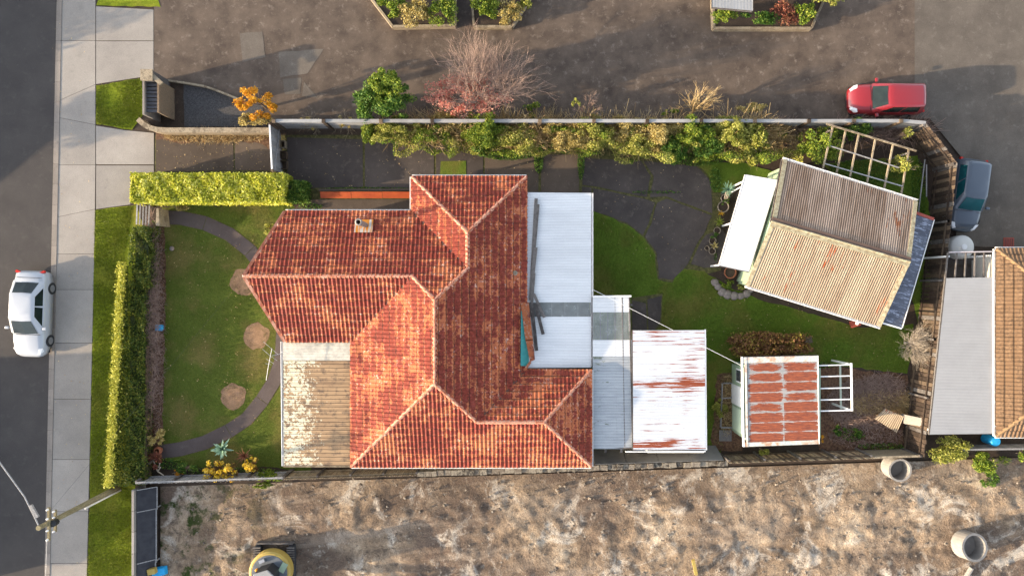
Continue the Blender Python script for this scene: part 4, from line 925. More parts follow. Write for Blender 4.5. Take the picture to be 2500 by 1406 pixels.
# rough stone wall stretch
rw = thing('stone_wall', 'rough mottled stone boundary wall beside the house and the outbuilding', 'wall', tuple(P(1230,1150)))
xs = 1018
while xs < 1775:
    w_ = R.uniform(11, 24); z = 1.25+R.uniform(-.06,.06); a = P(xs, botline(xs)+1, 1.3); b = P(min(xs+w_, 1778), botline(xs+w_)+1, 1.3)
    mb = MB(); mb.bar((a.x+.01,a.y+R.uniform(-.03,.03),z/2),(b.x-.01,b.y+R.uniform(-.03,.03),z/2), .26, z); o = obj('stone', mb, simple('rough_stone', (.15,.12,.09), (.28,.24,.18), (.06,.05,.04), scale=7, fine=30, bumps=1, rnd=.4) if xs < 1030 else o.data.materials[0], rw); xs += w_
pf = thing('panel_fence', 'smooth grey flat panel fence behind the white outbuilding', 'fence', tuple(P(1600,1130)))
for i in range(4):
    x0_, x1_ = 1452+i*79, 1452+i*79+78; a = P(x0_, botline(x0_)-9, 1.5); b = P(x1_, botline(x1_)-9, 1.5); lean = Vector((0,.42,0)); mb = MB(); u = Vector((0,-.02,0))
    a0 = Vector((a.x, a.y, 0))+lean; b0 = Vector((b.x, b.y, 0))+lean; mb.hexa([a0+u,b0+u,b0,a0,a+u,b+u,b,a]); obj('panel', mb, simple('grey_panel', (.13,.125,.118), (.17,.165,.155), scale=2) if i == 0 else o.data.materials[0], pf)
    o = [c for c in pf.children][0]
fence('paling_fence', 'brown paling fence with sunlit boards beside the rusty garden shed', [(1782,botline(1782)),(2130,botline(2130))], 1.8, .11, .035, [M['woodbr'], M['woodlit'], M['woodtan']], side=-1)
ct = thing('corner_screen', 'pale flat concrete screen closing the far corner of the fence', 'screen', tuple(P(2185,1110)))
a = P(2133, botline(2133), 1.7); b = P(2250, botline(2250), 1.7); mb = MB(); mb.bar((a.x,a.y,.85),(b.x,b.y,.85), .05, 1.7); obj('screen_panel', mb, M['woodlit'], ct); mb = MB(); mb.bar((a.x,a.y+.04,1.72),(b.x,b.y+.04,1.72), .1, .04); obj('cap', mb, M['woodtan'], ct)
rf1 = fence('rear_fence', 'dark brown paling fence with heavy posts along the right hand boundary', [(2337,398),(2322,540),(2289,830),(2256,1115)], 1.95, .20, .025, [M['woodrear'], M['woodrear'], M['wood']], side=1, rails=(.3,1.6), lightevery=9, every=3.2, zj=.05)
rf2 = fence('rear_fence', 'dark brown paling fence cutting diagonally across the top right corner', [(2262,302),(2337,398)], 1.95, .20, .025, [M['woodrear'], M['woodrear'], M['wood']], side=1, rails=(.3,1.6), every=2.4, zj=.05, lightevery=7)
# white topped board fence along the top
wf_ = thing('board_fence', 'long white board fence with brown posts between the shrubs and the shared driveway', 'fence', tuple(P(1400,300)))
xs = [668,790,930,1055,1190,1318,1450,1580,1712,1843,1975,2085,2200,2262]
for x, y2 in zip(xs, xs[1:]):
    yy = lambda q: 296 if q < 2200 else 296+(q-2200)*.08
    a = P(x+3, yy(x), 1.7); b = P(y2-3, yy(y2), 1.7)
    for kz in range(8):
        mb = MB(); zz = .16+kz*.2; mb.bar((a.x,a.y,zz),(b.x,b.y,zz), .025, .19); obj('board', mb, M['woodgrey'], wf_)  # white boards, their shaded face put into a grey colour
    mb = MB(); mb.bar((a.x,a.y,1.75),(b.x,b.y,1.75), .17, .035); obj('cap_board', mb, simple('faded_white', (.22,.215,.205), (.32,.31,.295), scale=2) if len(wf_.children) < 10 else CAPM, wf_); CAPM = wf_.children[-1].data.materials[0] if wf_.children[-1].name.startswith('cap') else CAPM
    p = P(x, yy(x), 1.8); mb = MB(); mb.bar((p.x,p.y,0),(p.x,p.y,1.86), .17, .17); obj('post', mb, M['woodbr'], wf_)
# low block wall curving in at the entrance
lw = thing('block_wall', 'low curved concrete block wall with tan coping beside the driveway entrance', 'wall', tuple(P(500,318)))
wp = [(336,291),(349,303),(364,312),(385,317)]+[(x,318) for x in range(410,662,25)]+[(660,318)]
for a, b in zip(wp, wp[1:]):
    p, q = P(*a, .9), P(*b, .9); mb = MB(); mb.bar((p.x,p.y,.42),(q.x,q.y,.42), .18, .84); obj('block', mb, M['woodtan'], lw); mb = MB(); mb.bar((p.x,p.y,.87),(q.x,q.y,.87), .26, .06); obj('coping', mb, M['woodtan'], lw)
# neighbour entry screen
es = thing('entry_screen', 'dark slatted entry screen with a square pillar beside the top driveway', 'screen', tuple(P(365,230)))
p = P(359,184,1.9); mb = MB(); mb.box((p.x,p.y,.95),(.55,.5,1.9)); obj('pillar', mb, M['wood'], es, bevel=.02); mb = MB(); mb.box((p.x,p.y,1.94),(.62,.57,.07)); obj('pillar_cap', mb, M['woodtan'], es, bevel=.01)
a, b = P(350,196,1.7), P(350,280,1.7); mb = MB(); mb.bar((a.x,a.y,.85),(b.x,b.y,.85), .1, 1.7); obj('panel', mb, M['kerb'], es)
a, b = P(386,196,1.7), P(386,275,1.7); mb = MB(); mb.bar((a.x,a.y,.85),(b.x,b.y,.85), .1, 1.7); obj('panel', mb, M['woodbr'], es)
for k in range(9):
    a = P(352, 199+k*9, 1.5); b = P(384, 199+k*9, 1.5); mb = MB(); mb.bar(a, b, .14, .03); obj('slat', mb, simple('dark_slat', (.05,.05,.055), (.07,.07,.075)) if k == 0 else o.data.materials[0], es); o = es.children[-1]
for o_, lab in ((es, 0),):
    mb = MB(); mb.bar(P(364,178,1.85), P(395,206,1.85), .22, .1); obj('top_rail', mb, M['woodtan'], es)
# curved garden edging near gravel
sheet('gravel_bed', [(448,205),(500,212),(545,228),(582,243),(640,250),(650,310),(450,310)], .018, M['gravel'], jit=1)
sheet('garden_soil', [(395,196),(448,203),(450,312),(390,312)], .016, M['earth'])
ge = thing('garden_edging', 'low curved timber edging round the gravel bed by the shared driveway', 'edging', tuple(P(500,212)))
ep = [(395,196),(448,203),(500,212),(530,222),(560,234),(590,246)]
for a, b in zip(ep, ep[1:]):
    mb = MB(); mb.bar(P(*a,.12), P(*b,.12), .1, .24); obj('edging_board', mb, M['woodtan'], ge)
# driveway gate, sheet metal
gt = thing('driveway_gate', 'tall grey corrugated driveway gate with white top edge', 'gate', tuple(P(688,362)))
a, b = P(658,303,1.75), P(664,416,1.75); n_ = 9
for k in range(n_):
    p, q = a.lerp(b, k/n_), a.lerp(b, (k+1)/n_-.004); mb = MB(); mb.bar((p.x+(k%2)*.012,p.y,.9),(q.x+(k%2)*.012,q.y,.9), .025, 1.65); obj('gate_board', mb, M['woodgrey'], gt)
mb = MB(); mb.bar((a.x,a.y,1.75),(b.x,b.y,1.75), .07, .05); obj('top_edge', mb, M['white'], gt); mb = MB(); mb.bar((a.x+.05,a.y,.4),(b.x+.05,b.y,1.5), .03, .08); obj('brace', mb, M['woodgrey'], gt)
for p in (a, b): mb = MB(); mb.bar((p.x,p.y,0),(p.x,p.y,1.8), .1, .1); obj('gate_post', mb, M['woodbr'], gt)
# boxes behind gate
for x, y, s, lab in ((689,352,.28,'yellowish timber crate standing behind the grey driveway gate'), (691,378,.3,'dark crate in the middle of the row behind the driveway gate'), (691,402,.32,'brown crate nearest the hedge behind the driveway gate')):
    p = P(x, y, .4); t = thing('crate', lab, 'crate', (p.x,p.y,.03), 0, 'crates behind the gate')
    for k in range(4):
        for sx_, sy_ in ((s/2,0),(-s/2,0)): mb = MB(); mb.box((p.x+sx_,p.y,.09+k*.1),(.02,s*1.3,.085)); obj('slat', mb, M['woodtan'] if y < 360 else M['woodbr'], t)
        for sy_ in (s*.65,-s*.65): mb = MB(); mb.box((p.x,p.y+sy_,.09+k*.1),(s-.03,.02,.085)); obj('slat', mb, M['woodtan'] if y < 360 else M['woodbr'], t)
    mb = MB(); mb.box((p.x,p.y,.06),(s-.04,s*1.2,.02)); obj('base_board', mb, M['woodbr'], t)
# red board planter edge
rb = thing('red_barrier', 'long red painted board beside the side path next to the roof', 'board', tuple(P(890,475)))
for i in range(3):
    a = P(781+i*76, 476, .55); b = P(781+i*76+75, 476.5, .55); mb = MB(); mb.hexa([(a.x,a.y-.15,.35),(b.x,b.y-.15,.35),(b.x,b.y+.17,.50),(a.x,a.y+.17,.50),(a.x,a.y-.15,.39),(b.x,b.y-.15,.39),(b.x,b.y+.17,.54),(a.x,a.y+.17,.54)]); obj('red_board', mb, M['redboard'], rb)
    for q in (a, b): mb = MB(); mb.bar((q.x,q.y,0),(q.x,q.y,.42), .08, .08); obj('post', mb, M['woodbr'], rb)
mb = MB(); a, b = P(778,464,.2), P(1005,463,.2); mb.bar((a.x,a.y,.1),(b.x,b.y,.1), .12, .2); tag(obj('concrete_kerb', mb, M['yardconc']), 'low concrete kerb along the dark driveway above the red board', 'kerb')
# front gate with slats and tan post
fg = thing('front_gate', 'grey slatted front gate at the start of the curved garden path', 'gate', tuple(P(352,520)))
for k in range(5):
    a, b = P(334+k*5, 496, 1.1), P(332+k*5, 548, 1.1); mb = MB(); mb.bar((a.x,a.y,1.05-.1*k),(b.x,b.y,1.05-.1*k), .07, .025); obj('slat', mb, M['woodgrey'], fg)
mb = MB(); a = P(357,500,.8); mb.bar((a.x,a.y,0),(a.x,a.y,1.1), .09, .09); obj('post', mb, M['woodbr'], fg)
tp = thing('gate_pier', 'wedge shaped tan timber gate pier catching sun on the path', 'pier', tuple(P(386,532)))
a = P(384,509,.9); b = P(384,551,.9); mb = MB(); mb.hexa([(a.x+.16,a.y,0),(a.x+.05,a.y,0),(b.x+.05,b.y,0),(b.x+.25,b.y,0),(a.x+.08,a.y,.95),(a.x-.02,a.y,.95),(b.x-.06,b.y,.95),(b.x+.14,b.y,.95)]); obj('pier_board', mb, M['woodtan'], tp)
lf = thing('low_fence', 'low dark timber fence behind the lower end of the front hedge', 'fence', tuple(P(362,1000)))
for k in range(30):
    y = 850+k*11; a = P(357-(y-850)*.02, y, .8); mb = MB(); mb.box((a.x,a.y,.4),(.03,.2,.8)); obj('paling', mb, M['woodbr'], lf)
for zz in (.25,.7): mb = MB(); a, b = P(357,850,.8), P(350.6,1172,.8); mb.bar((a.x+.04,a.y,zz),(b.x+.04,b.y,zz), .04, .07); obj('rail', mb, M['woodbr'], lf)
# small weathered rails by the rear fence
for q, w_, lab in (((2258,390,2242,520), .05, 'long thin grey rail lying beside the dark rear fence'), ((2262,402,2262,480), .05, 'short pale batten leaning near the dark rear fence')):
    mb = MB(); mb.bar(P(q[0],q[1],.5), P(q[2],q[3],.45), w_, .04); tag(obj('timber_rail', mb, M['woodgrey']), lab, 'rail')
for q in ((2258,392),(2244,515)):
    pass
# corrugated sheet lying in debris
ls_ = [P(2134,1021,.5), P(2189,1056,.35), P(2206,1016,.75), P(2160,997,.75)]
cs_ = thing('loose_sheet', 'loose tan corrugated sheet leaning among dry debris by the fence', 'sheet', tuple(P(2170,1025)))
corr(cs_, ls_[3], ls_[0], ls_[1], ls_[2], 1, M['tantin'], amp=.014, pitch=.09, name='corrugated_sheet')
bw_ = thing('fence_buttress', 'short pale concrete slab leaning on the rear fence by the loose sheet', 'slab', tuple(P(2225,1025)))
mb = MB(); a, b, c_, d_ = P(2200,1010,.6), P(2258,1022,1.5), P(2256,1042,1.5), P(2208,1034,.6); mb.hexa([a-Vector((0,0,.08)), d_-Vector((0,0,.08)), c_-Vector((0,0,.08)), b-Vector((0,0,.08)), a, d_, c_, b]); obj('slab', mb, M['foot'], bw_)

# ================================================================== HEDGES AND PLANTS
def hedge(name, label, x0, x1, y0, y1, h, n, size, mat, lump=.12):
    a = P(x0, y0, h); b = P(x1, y1, h); t = thing(name, label, 'hedge', ((a.x+b.x)/2, (a.y+b.y)/2, 0))
    pts = boxcloud(a.x, b.x, b.y, a.y, .05, h, n, lump); leafobj('foliage', pts, size, mat, t)
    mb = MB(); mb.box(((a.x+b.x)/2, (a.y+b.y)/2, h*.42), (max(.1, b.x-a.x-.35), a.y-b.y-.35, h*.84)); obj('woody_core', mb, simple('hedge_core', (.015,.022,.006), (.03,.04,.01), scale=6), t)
    return t
hedge('trimmed_hedge', 'bright yellow green trimmed hedge along the driveway', 318, 692, 422, 494, 1.5, 19000, .15, M['hedge'], .05)
hedge('trimmed_hedge', 'small dark green hedge block at the end of the bright driveway hedge', 694, 748, 442, 493, .95, 4200, .09, M['hedged'])
hh = hedge('front_hedge', 'tall dark green front hedge beside the grass verge', 306, 352, 690, 1182, 1.0, 15000, .10, M['fronth'], .12)
hedge('front_hedge', 'lower straggly part of the front hedge by the slatted gate', 318, 366, 556, 700, 1.1, 6500, .09, M['fronth'], .2)
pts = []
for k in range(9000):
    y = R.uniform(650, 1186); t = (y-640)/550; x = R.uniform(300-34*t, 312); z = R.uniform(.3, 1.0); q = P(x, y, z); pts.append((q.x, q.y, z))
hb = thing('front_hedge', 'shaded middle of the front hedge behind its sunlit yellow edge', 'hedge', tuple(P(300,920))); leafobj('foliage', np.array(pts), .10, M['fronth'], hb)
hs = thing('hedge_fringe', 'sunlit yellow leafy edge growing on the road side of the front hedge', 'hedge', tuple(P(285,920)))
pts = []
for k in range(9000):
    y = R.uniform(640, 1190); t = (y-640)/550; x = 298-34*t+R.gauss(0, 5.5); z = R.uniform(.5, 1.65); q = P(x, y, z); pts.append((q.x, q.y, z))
leafobj('foliage', np.array(pts), .11, leafmat('sunlit_fringe_leaves', [(.08,.10,.01), (.24,.25,.025), (.42,.40,.05), (.58,.54,.12)]), hs)  # same hedge, sunlight on its edge put into yellower leaf colours
tw = thing('dead_twigs', 'tangle of dead grey twigs on top of the straggly front hedge', 'twigs', tuple(P(350,600)))
V, F = blades(2600, P(360,760,.8).x, P(360,760,.8).y, .5, 5.2, .4, .026, 1.8, .45); obj('twigs', npmesh('twigs', V-np.array(LOC[tw][0]), F), M['pinkb'], tw, local=True)
V, F = blades(1500, P(388,800).x, P(388,800).y, .35, 5.8, .3, .025, 1.4, .05); tag(obj('dry_stalks', npmesh('dry_stalks', V, F), M['pinkb']), 'strip of dead stalks and litter along the lawn behind the front hedge', 'dry stalks', kind='stuff')
V, F = blades(1600, P(530,333).x, P(530,333).y, 2.9, .35, .25, .03, 1.8, .06); tag(obj('dry_stalks', npmesh('dry_stalks', V, F), M['dry']), 'dry brown leaf litter piled along the low block wall', 'leaf litter', kind='stuff')
# shrubs along the top fence (x, y at crown, h, rx, ry, material, leaves, label)
top = [(905,322,1.3,22,30,'green','small ivy bush hanging over the board fence left of the first big shrub'), (975,318,1.7,58,30,'yell','first broad yellow green shrub from the left against the white board fence'),
 (1060,328,1.5,48,26,'green','green shrub second from the left overhanging the dark driveway'), (1085,300,1.6,46,22,'gold','golden dry shrub tight against the board fence above the mossy slab'),
 (1180,318,2.0,48,42,'green','tall rounded green shrub above the small square of moss'), (1168,368,1.2,26,14,'green2','low pale leaved shrub drooping over the driveway'),
 (1262,338,1.6,52,32,'yell','yellow green shrub above the top right corner of the tiled roof'), (1345,312,1.5,34,26,'gold','thin golden shrub with a gap showing the white board fence'),
 (1395,338,1.6,50,36,'gold','golden dry shrub above the mossy slab joints'), (1450,328,1.8,48,38,'yell','yellow shrub with long dry stalks in the middle of the row'),
 (1525,318,1.7,52,30,'gold','sandy coloured dry shrub right of the middle of the row'), (1555,352,1.6,48,34,'yell','bright green and yellow shrub overhanging the patio edge'),
 (1612,330,1.9,48,38,'gold','golden shrub beside the deep green one near the patio'), (1640,362,1.6,40,34,'green2','deep green shrub spilling down onto the patio'),
 (1692,330,2.1,46,40,'green','rounded green shrub left of the big pale leaved one'), (1728,345,1.9,44,40,'green2','dark green shrub near the rough grass end of the row'),
 (1790,325,2.3,52,38,'yell','tall yellow green shrub at the right end of the row'), (1838,345,2.0,38,46,'yell','pale broad leaved shrub last in the row above the rough grass'),
 (1905,320,1.0,44,26,'dry','brown dried bush right of the leafy row'), (1955,345,1.0,36,34,'dry','dry brown bush beside the bright green one at the timber pergola')]
for i, (x, y, h, rx, ry, m_, lab) in enumerate(top):
    lf_ = 5200 if m_ != 'dry' else 1500
    t = plant('shrub', lab, 'shrub', x, y, h, rx, ry, int(lf_*2.4*rx*ry/1500), .078 if i != 17 else .15, M[m_], clumps=40, group='shrubs along the white board fence', spread=.30)
    if m_ in ('gold', 'dry', 'yell'):
        c = P(x, y-6, h*.6); V, F = blades(380 if m_ != 'dry' else 900, c.x, c.y, rx/52, ry/52, h*.55, .026, 1.3, h*.35); obj('dry_stalks', npmesh('stalks', V-np.array(LOC[t][0]), F), M['dry'] if m_ != 'dry' else M['pinkb'], t, local=True)
for x, y, r in ((765,303,24),(850,306,22)):
    t = thing('dry_bush', 'sparse golden twiggy bush %s against the white board fence' % ('nearest the driveway gate' if x < 800 else 'right of the brown fence post'), 'bush', tuple(P(x,y)))
    c = P(x, y, .3); mb = MB()
    for k in range(9): branch(mb, Vector((c.x, c.y, .05)), Vector((R.gauss(0,.7), R.gauss(0,.6), 1)).normalized(), .45, .018, 3, .6)
    obj('twigs', mb, M['woodtan'], t); leafobj('leaves', cloud((c.x, c.y, .8), (r/46, .35, .5), 420, 10), .07, M['gold'], t)
# tangled mixed growth filling the row
pts = []; pts2 = []
for k in range(52000):
    x = R.uniform(905, 1960); y = R.uniform(292, 402); n1 = mnoise.noise(Vector((x*.02, y*.03, 5))); lim = 380+24*mnoise.noise(Vector((x*.018, 3, 9)))+(14 if x > 1500 else 0) - (30 if x < 960 else 0)
    if y > lim or n1 < -.18: continue
    z = .15+max(0, (n1+.3)*1.7)+R.uniform(0,.25); q = P(x, y, z); (pts if mnoise.noise(Vector((x*.013, y*.02, 31))) > -.02 else pts2).append((q.x, q.y, z))
tag(obj('mixed_growth', npmesh('mixed_growth', *leafquads(np.array(pts), .085)), M['yell']), 'tangled yellow green growth filling the gaps along the white board fence', 'undergrowth', kind='stuff')
tag(obj('mixed_growth', npmesh('mixed_growth', *leafquads(np.array(pts2), .085)), M['green']), 'tangled green growth filling the gaps along the white board fence', 'undergrowth', kind='stuff')
Vs = []; 
for k in range(60):
    x = R.uniform(990, 1900); c = P(x, 335, 0); Vs.append(blades(150, c.x, c.y+R.uniform(-.3,.5), R.uniform(.4,.9), R.uniform(.3,.6), R.uniform(.5,1.1), .03, .7, R.uniform(.4,.9))[0])
V = np.concatenate(Vs); tag(obj('dry_stalks', npmesh('stalks', V, np.arange(len(V)).reshape(-1,4)), M['dry']), 'golden dry grass stalks standing through the shrubs along the white board fence', 'dry stalks', kind='stuff')
plant('shrub', 'bright green shrub growing at the left end of the timber pergola', 'shrub', 2002, 352, 2.3, 46, 46, 6200, .085, M['green'], 26)
plant('shrub', 'green shrub half under the top beam of the timber pergola', 'shrub', 2085, 318, 1.7, 40, 26, 2400, .085, M['green2'], 18)
plant('shrub', 'bright yellow leaved sapling growing through the right end of the timber pergola', 'shrub', 2205, 407, 2.4, 34, 30, 1500, .10, M['yell'], 14, spread=.26)
plant('shrub', 'small yellow sapling above the right end of the pergola beam', 'shrub', 2208, 326, 2.0, 12, 14, 350, .09, M['yell'], 7)
V, F = blades(1500, P(2150,318).x, P(2150,318).y, 2.6, .55, .9, .03, 1.2, .05); tag(obj('dry_brush', npmesh('dry_brush', V, F), M['pinkb']), 'tangle of grey dead stems behind the pergola grid', 'dead stems', kind='stuff')
# weeds in the pergola and along edges
pts = []
for (x, y, rx, ry, n) in ((2110,420,95,30,2200),(2240,470,18,80,900),(2255,800,15,120,700),(1315,390,12,34,700),(1240,380,60,12,900),(1418,400,8,40,500),(1260,350,160,10,1200),(1745,440,14,30,500),(1700,390,70,16,900),(2000,890,40,8,300),
                         (1745,600,4,40,150),(1600,470,60,4,160),(900,462,110,4,600),(760,505,30,8,260),(470,500,80,5,500),(560,1150,130,12,900),(420,1130,40,14,500),(380,560,20,22,300),(1600,1104,160,4,500),(2150,1088,60,8,400),(2080,1060,30,16,300)):
    for k in range(n):
        a = R.random()*6.283; r = math.sqrt(R.random()); q = P(x+rx*r*math.cos(a), y+ry*r*math.sin(a)); pts.append((q.x, q.y, .05+.16*R.random()**2))
o = obj('weeds', npmesh('weeds', *leafquads(np.array(pts), .075, 1.0)), M['green2']); tag(o, 'low weeds and moss clumps along the edges of the concrete', 'weeds', kind='stuff')
# grass tufts over lawns (short blades)
def tufts(polys, n, mat, h, w_, label, z0=.02):
    pts = []
    for (x0, x1, y0, y1), k in polys:
        q0, q1 = P(x0, y1), P(x1, y0)
        pts.append(np.stack([q0.x+(q1.x-q0.x)*NR.rand(k), q0.y+(q1.y-q0.y)*NR.rand(k), np.full(k, z0)], 1))
    B = np.concatenate(pts); n = len(B); d = NR.normal(size=(n,3))*.5; d[:,2] = 1; T = B+d*h*(.4+.8*NR.rand(n))[:,None]; s = NR.normal(size=(n,3)); s[:,2] = 0; s /= np.linalg.norm(s, axis=1)[:,None]; s *= w_/2
    V = np.stack([B-s, B+s, T], 1).reshape(-1,3); o = obj('grass', npmesh('grass', V, np.arange(3*n).reshape(n,3)), mat); tag(o, label, 'grass', kind='stuff')
def inpoly(x, y, poly):
    c = False; j = len(poly)-1
    for i in range(len(poly)):
        if (poly[i][1] > y) != (poly[j][1] > y) and x < (poly[j][0]-poly[i][0])*(y-poly[i][1])/(poly[j][1]-poly[i][1])+poly[i][0]: c = not c
        j = i
    return c
def tuftpoly(polys, den, mat, h, w_, label, z0=.02, avoid=()):
    pts = []
    for poly in polys:
        x0, x1 = min(p[0] for p in poly), max(p[0] for p in poly); y0, y1 = min(p[1] for p in poly), max(p[1] for p in poly)
        for k in range(int((x1-x0)*(y1-y0)*den)):
            x, y = R.uniform(x0, x1), R.uniform(y0, y1)
            if R.random() < .35+.9*(.5+mnoise.noise(Vector((x*.02, y*.02, 1)))) and inpoly(x, y, poly) and not any(inpoly(x, y, a_) for a_ in avoid): q = P(x, y); pts.append((q.x, q.y, z0))
    B = np.array(pts); n = len(B); d = NR.normal(size=(n,3))*.5; d[:,2] = 1; T = B+d*h*(.4+.8*NR.rand(n))[:,None]; s = NR.normal(size=(n,3)); s[:,2] = 0; s /= np.linalg.norm(s, axis=1)[:,None]; s *= w_/2
    V = np.stack([B-s, B+s, T], 1).reshape(-1,3); o = obj('grass', npmesh('grass', V, np.arange(3*n).reshape(n,3)), mat); tag(o, label, 'grass', kind='stuff')
pathband = [offp(i, 19) for i in range(len(pc))]+[offp(i, -19) for i in reversed(range(len(pc)))]
circ = [[(cx+r*math.cos(a*.5), cy+r*math.sin(a*.5)) for a in range(12)] for cx, cy, r in ((625,820,20),(570,967,20),(595,688,20))]
tuftpoly([[(400,505),(700,500),(760,520),(690,830),(690,1130),(480,1140),(400,1120),(397,1000),(400,560)]], .22, leafmat('lawn_blades', [(.055,.085,.011),(.10,.13,.02),(.16,.165,.035)]), .05, .02, 'short worn front lawn grass inside and around the curved path', avoid=[pathband]+circ)
tuftpoly([[(236,210),(345,192),(347,280),(320,314),(236,303)],[(232,514),(325,504),(310,600),(300,690),(270,1180),(325,1195),(318,1406),(213,1406),(220,1200),(229,700)]], .55, leafmat('verge_blades', [(.08,.11,.01),(.14,.175,.015),(.23,.24,.045)]), .08, .028, 'bright green grass of the roadside verge')
tuftpoly([[(1450,520),(1480,530),(1530,552),(1568,582),(1597,624),(1603,686),(1642,694),(1666,660),(1720,666),(1780,704),(1850,733),(2100,803),(2225,793),(2220,870),(2212,908),(2060,892),(2000,885),(1800,890),(1760,1105),(1450,1105)]], .3, leafmat('yard_blades', [(.06,.10,.011),(.11,.16,.018),(.17,.20,.03)]), .07, .025, 'dark green grass of the shaded back lawn', avoid=[[(1541,727),(1618,716),(1614,795),(1600,808),(1541,808)]])
pts = []
for (x0, x1, y0, y1, n) in ((410,640,560,1060,260),(1640,2200,720,870,160),(700,1400,350,460,150),(385,650,325,415,160),(130,225,0,1400,90),(1450,1720,400,640,60)):
    for k in range(n): q = P(R.uniform(x0,x1), R.uniform(y0,y1)); pts.append((q.x, q.y, .065))
tag(obj('fallen_leaves', npmesh('fallen_leaves', *leafquads(np.array(pts), .06, 2.5)), M['dry']), 'few small dry leaves scattered over lawns and paving', 'fallen leaves', kind='stuff')
# sunlit grass patch by outbuilding, its light put into brighter leaves
plant('shrub', 'small bright clump of grass between outbuilding and rusty shed', 'plant', 1757, 993, .45, 18, 20, 1400, .08, M['yell'], 10, trunk=False)
plant('shrub', 'small bright green bush at the bottom fence below the rusty shed', 'shrub', 1866, 1101, 1.3, 17, 9, 700, .08, M['yell'], 8)
plant('hydrangea', 'wide brown and yellow hydrangea bush north of the rusty shed', 'shrub', 1878, 842, 1.3, 96, 34, 15000, .12, M['brownl'], 80, spread=.3)
plant('shrub', 'small square yellow shrub showing beside the pointed left gable', 'shrub', 657, 560, 1.0, 15, 13, 700, .09, M['yell'], 8)
plant('shrub', 'low olive bush under the driveway hedge near the front gate', 'shrub', 440, 508, .5, 22, 10, 600, .07, M['gold'], 8)
plant('shrub', 'orange and green bush beside the lower end of the front hedge', 'shrub', 378, 1066, 1.0, 21, 20, 1300, .085, M['gold'], 14)
for x, y, r, lab in ((520,1147,27,'large rounded yellow flowering bush on the left'), (560,1152,24,'yellow flowering bush in the middle of the trio'), (613,1136,17,'narrow yellow flowering bush on the right of the trio')):
    t = plant('flowering_bush', lab+' by the bottom left fence', 'shrub', x, y, 1.4, r, r, 1300, .085, M['flower'], 22, group='yellow flowering bushes', spread=.24); leafobj('leaves', cloud((LOC[t][0].x, LOC[t][0].y, .6), (r/50, r/50, .5), 700, 12), .08, M['brownl'], t)
plant('shrub', 'glossy green shrub beside the yellow flowers below the porch roof', 'shrub', 655, 1160, 1.2, 30, 16, 1600, .10, M['green'], 14)
plant('shrub', 'low olive green bush near the grey paling fence', 'shrub', 455, 1142, .7, 26, 14, 800, .08, M['green2'], 10)
plant('shrub', 'orange brown plant against the grey paling fence', 'shrub', 432, 1152, .6, 14, 8, 350, .08, M['orange'], 8)
plant('shrub', 'dark purple brown plant in the lower left garden corner', 'shrub', 375, 1120, .7, 20, 22, 600, .10, M['flax'], 10)
def rosette(name, label, cat, px, py, n, L, w_, mat, h0=.1, droop=.35, tilt=(15,75), group=None, zb=0, curve=1.0):
    c = P(px, py, zb+h0); t = thing(name, label, cat, (c.x, c.y, zb), 0, group)
    for k in range(n):
        a = k*2.399+R.uniform(-.2,.2); el = math.radians(tilt[1]-(tilt[1]-tilt[0])*(k/n)); l = L*R.uniform(.8,1.1)*(.7+.3*k/n); mb = MB(); pr_ = []
        dx, dy = math.cos(a), math.sin(a); sx, sy = -dy, dx
        for s_, ww in ((0,.55),(.3,1),(.65,.8),(1,.04)):
            r_ = l*s_*math.cos(el); z_ = zb+h0+l*s_*math.sin(el)-droop*curve*l*s_*s_; pr_.append((c.x+dx*r_, c.y+dy*r_, z_, ww*w_/2))
        for p, q in zip(pr_, pr_[1:]):
            cz = .25
            mb.quad((p[0]-sx*p[3],p[1]-sy*p[3],p[2]+p[3]*cz),(p[0],p[1],p[2]),(q[0],q[1],q[2]),(q[0]-sx*q[3],q[1]-sy*q[3],q[2]+q[3]*cz)); mb.quad((p[0],p[1],p[2]),(p[0]+sx*p[3],p[1]+sy*p[3],p[2]+p[3]*cz),(q[0]+sx*q[3],q[1]+sy*q[3],q[2]+q[3]*cz),(q[0],q[1],q[2]))
        obj('leaf', mb, mat, t)
    return t
rosette('agave', 'blue green agave rosette beside the lower garden path', 'agave', 543, 1095, 26, .72, .13, M['agave'], .25, .2, (8,80))
rosette('flax', 'dark red flax clump between the agave and yellow flowers', 'flax', 597, 1112, 26, .7, .05, M['flax'], .2, .3, (20,80))
mb = MB(); b0 = P(378,1128,.3)
for q in ([(375,1125,.3),(385,1150,.4),(400,1160,.4)], [(385,1150,.4),(392,1140,.6)], [(378,1135,.3),(388,1140,.4),(390,1130,.5)]): mb.tube([P(*z_) for z_ in q], .03, 5)
tag(obj('fallen_branch', mb, M['paleb']), 'pale curved dead branch in the lower left garden corner', 'branch')
q = P(385,1100,.35); ts = thing('garden_pot', 'orange terracotta urn standing at the lower end of the garden path', 'pot', (q.x,q.y,0)); mb = MB(); mb.lathe([(.001,0),(.12,0),(.2,.2),(.22,.35),(.15,.42),(.12,.42),(.18,.34)], (q.x,q.y,.03), 16); obj('urn', mb, M['orange'] if 0 else M['terra'], ts, smooth=True)
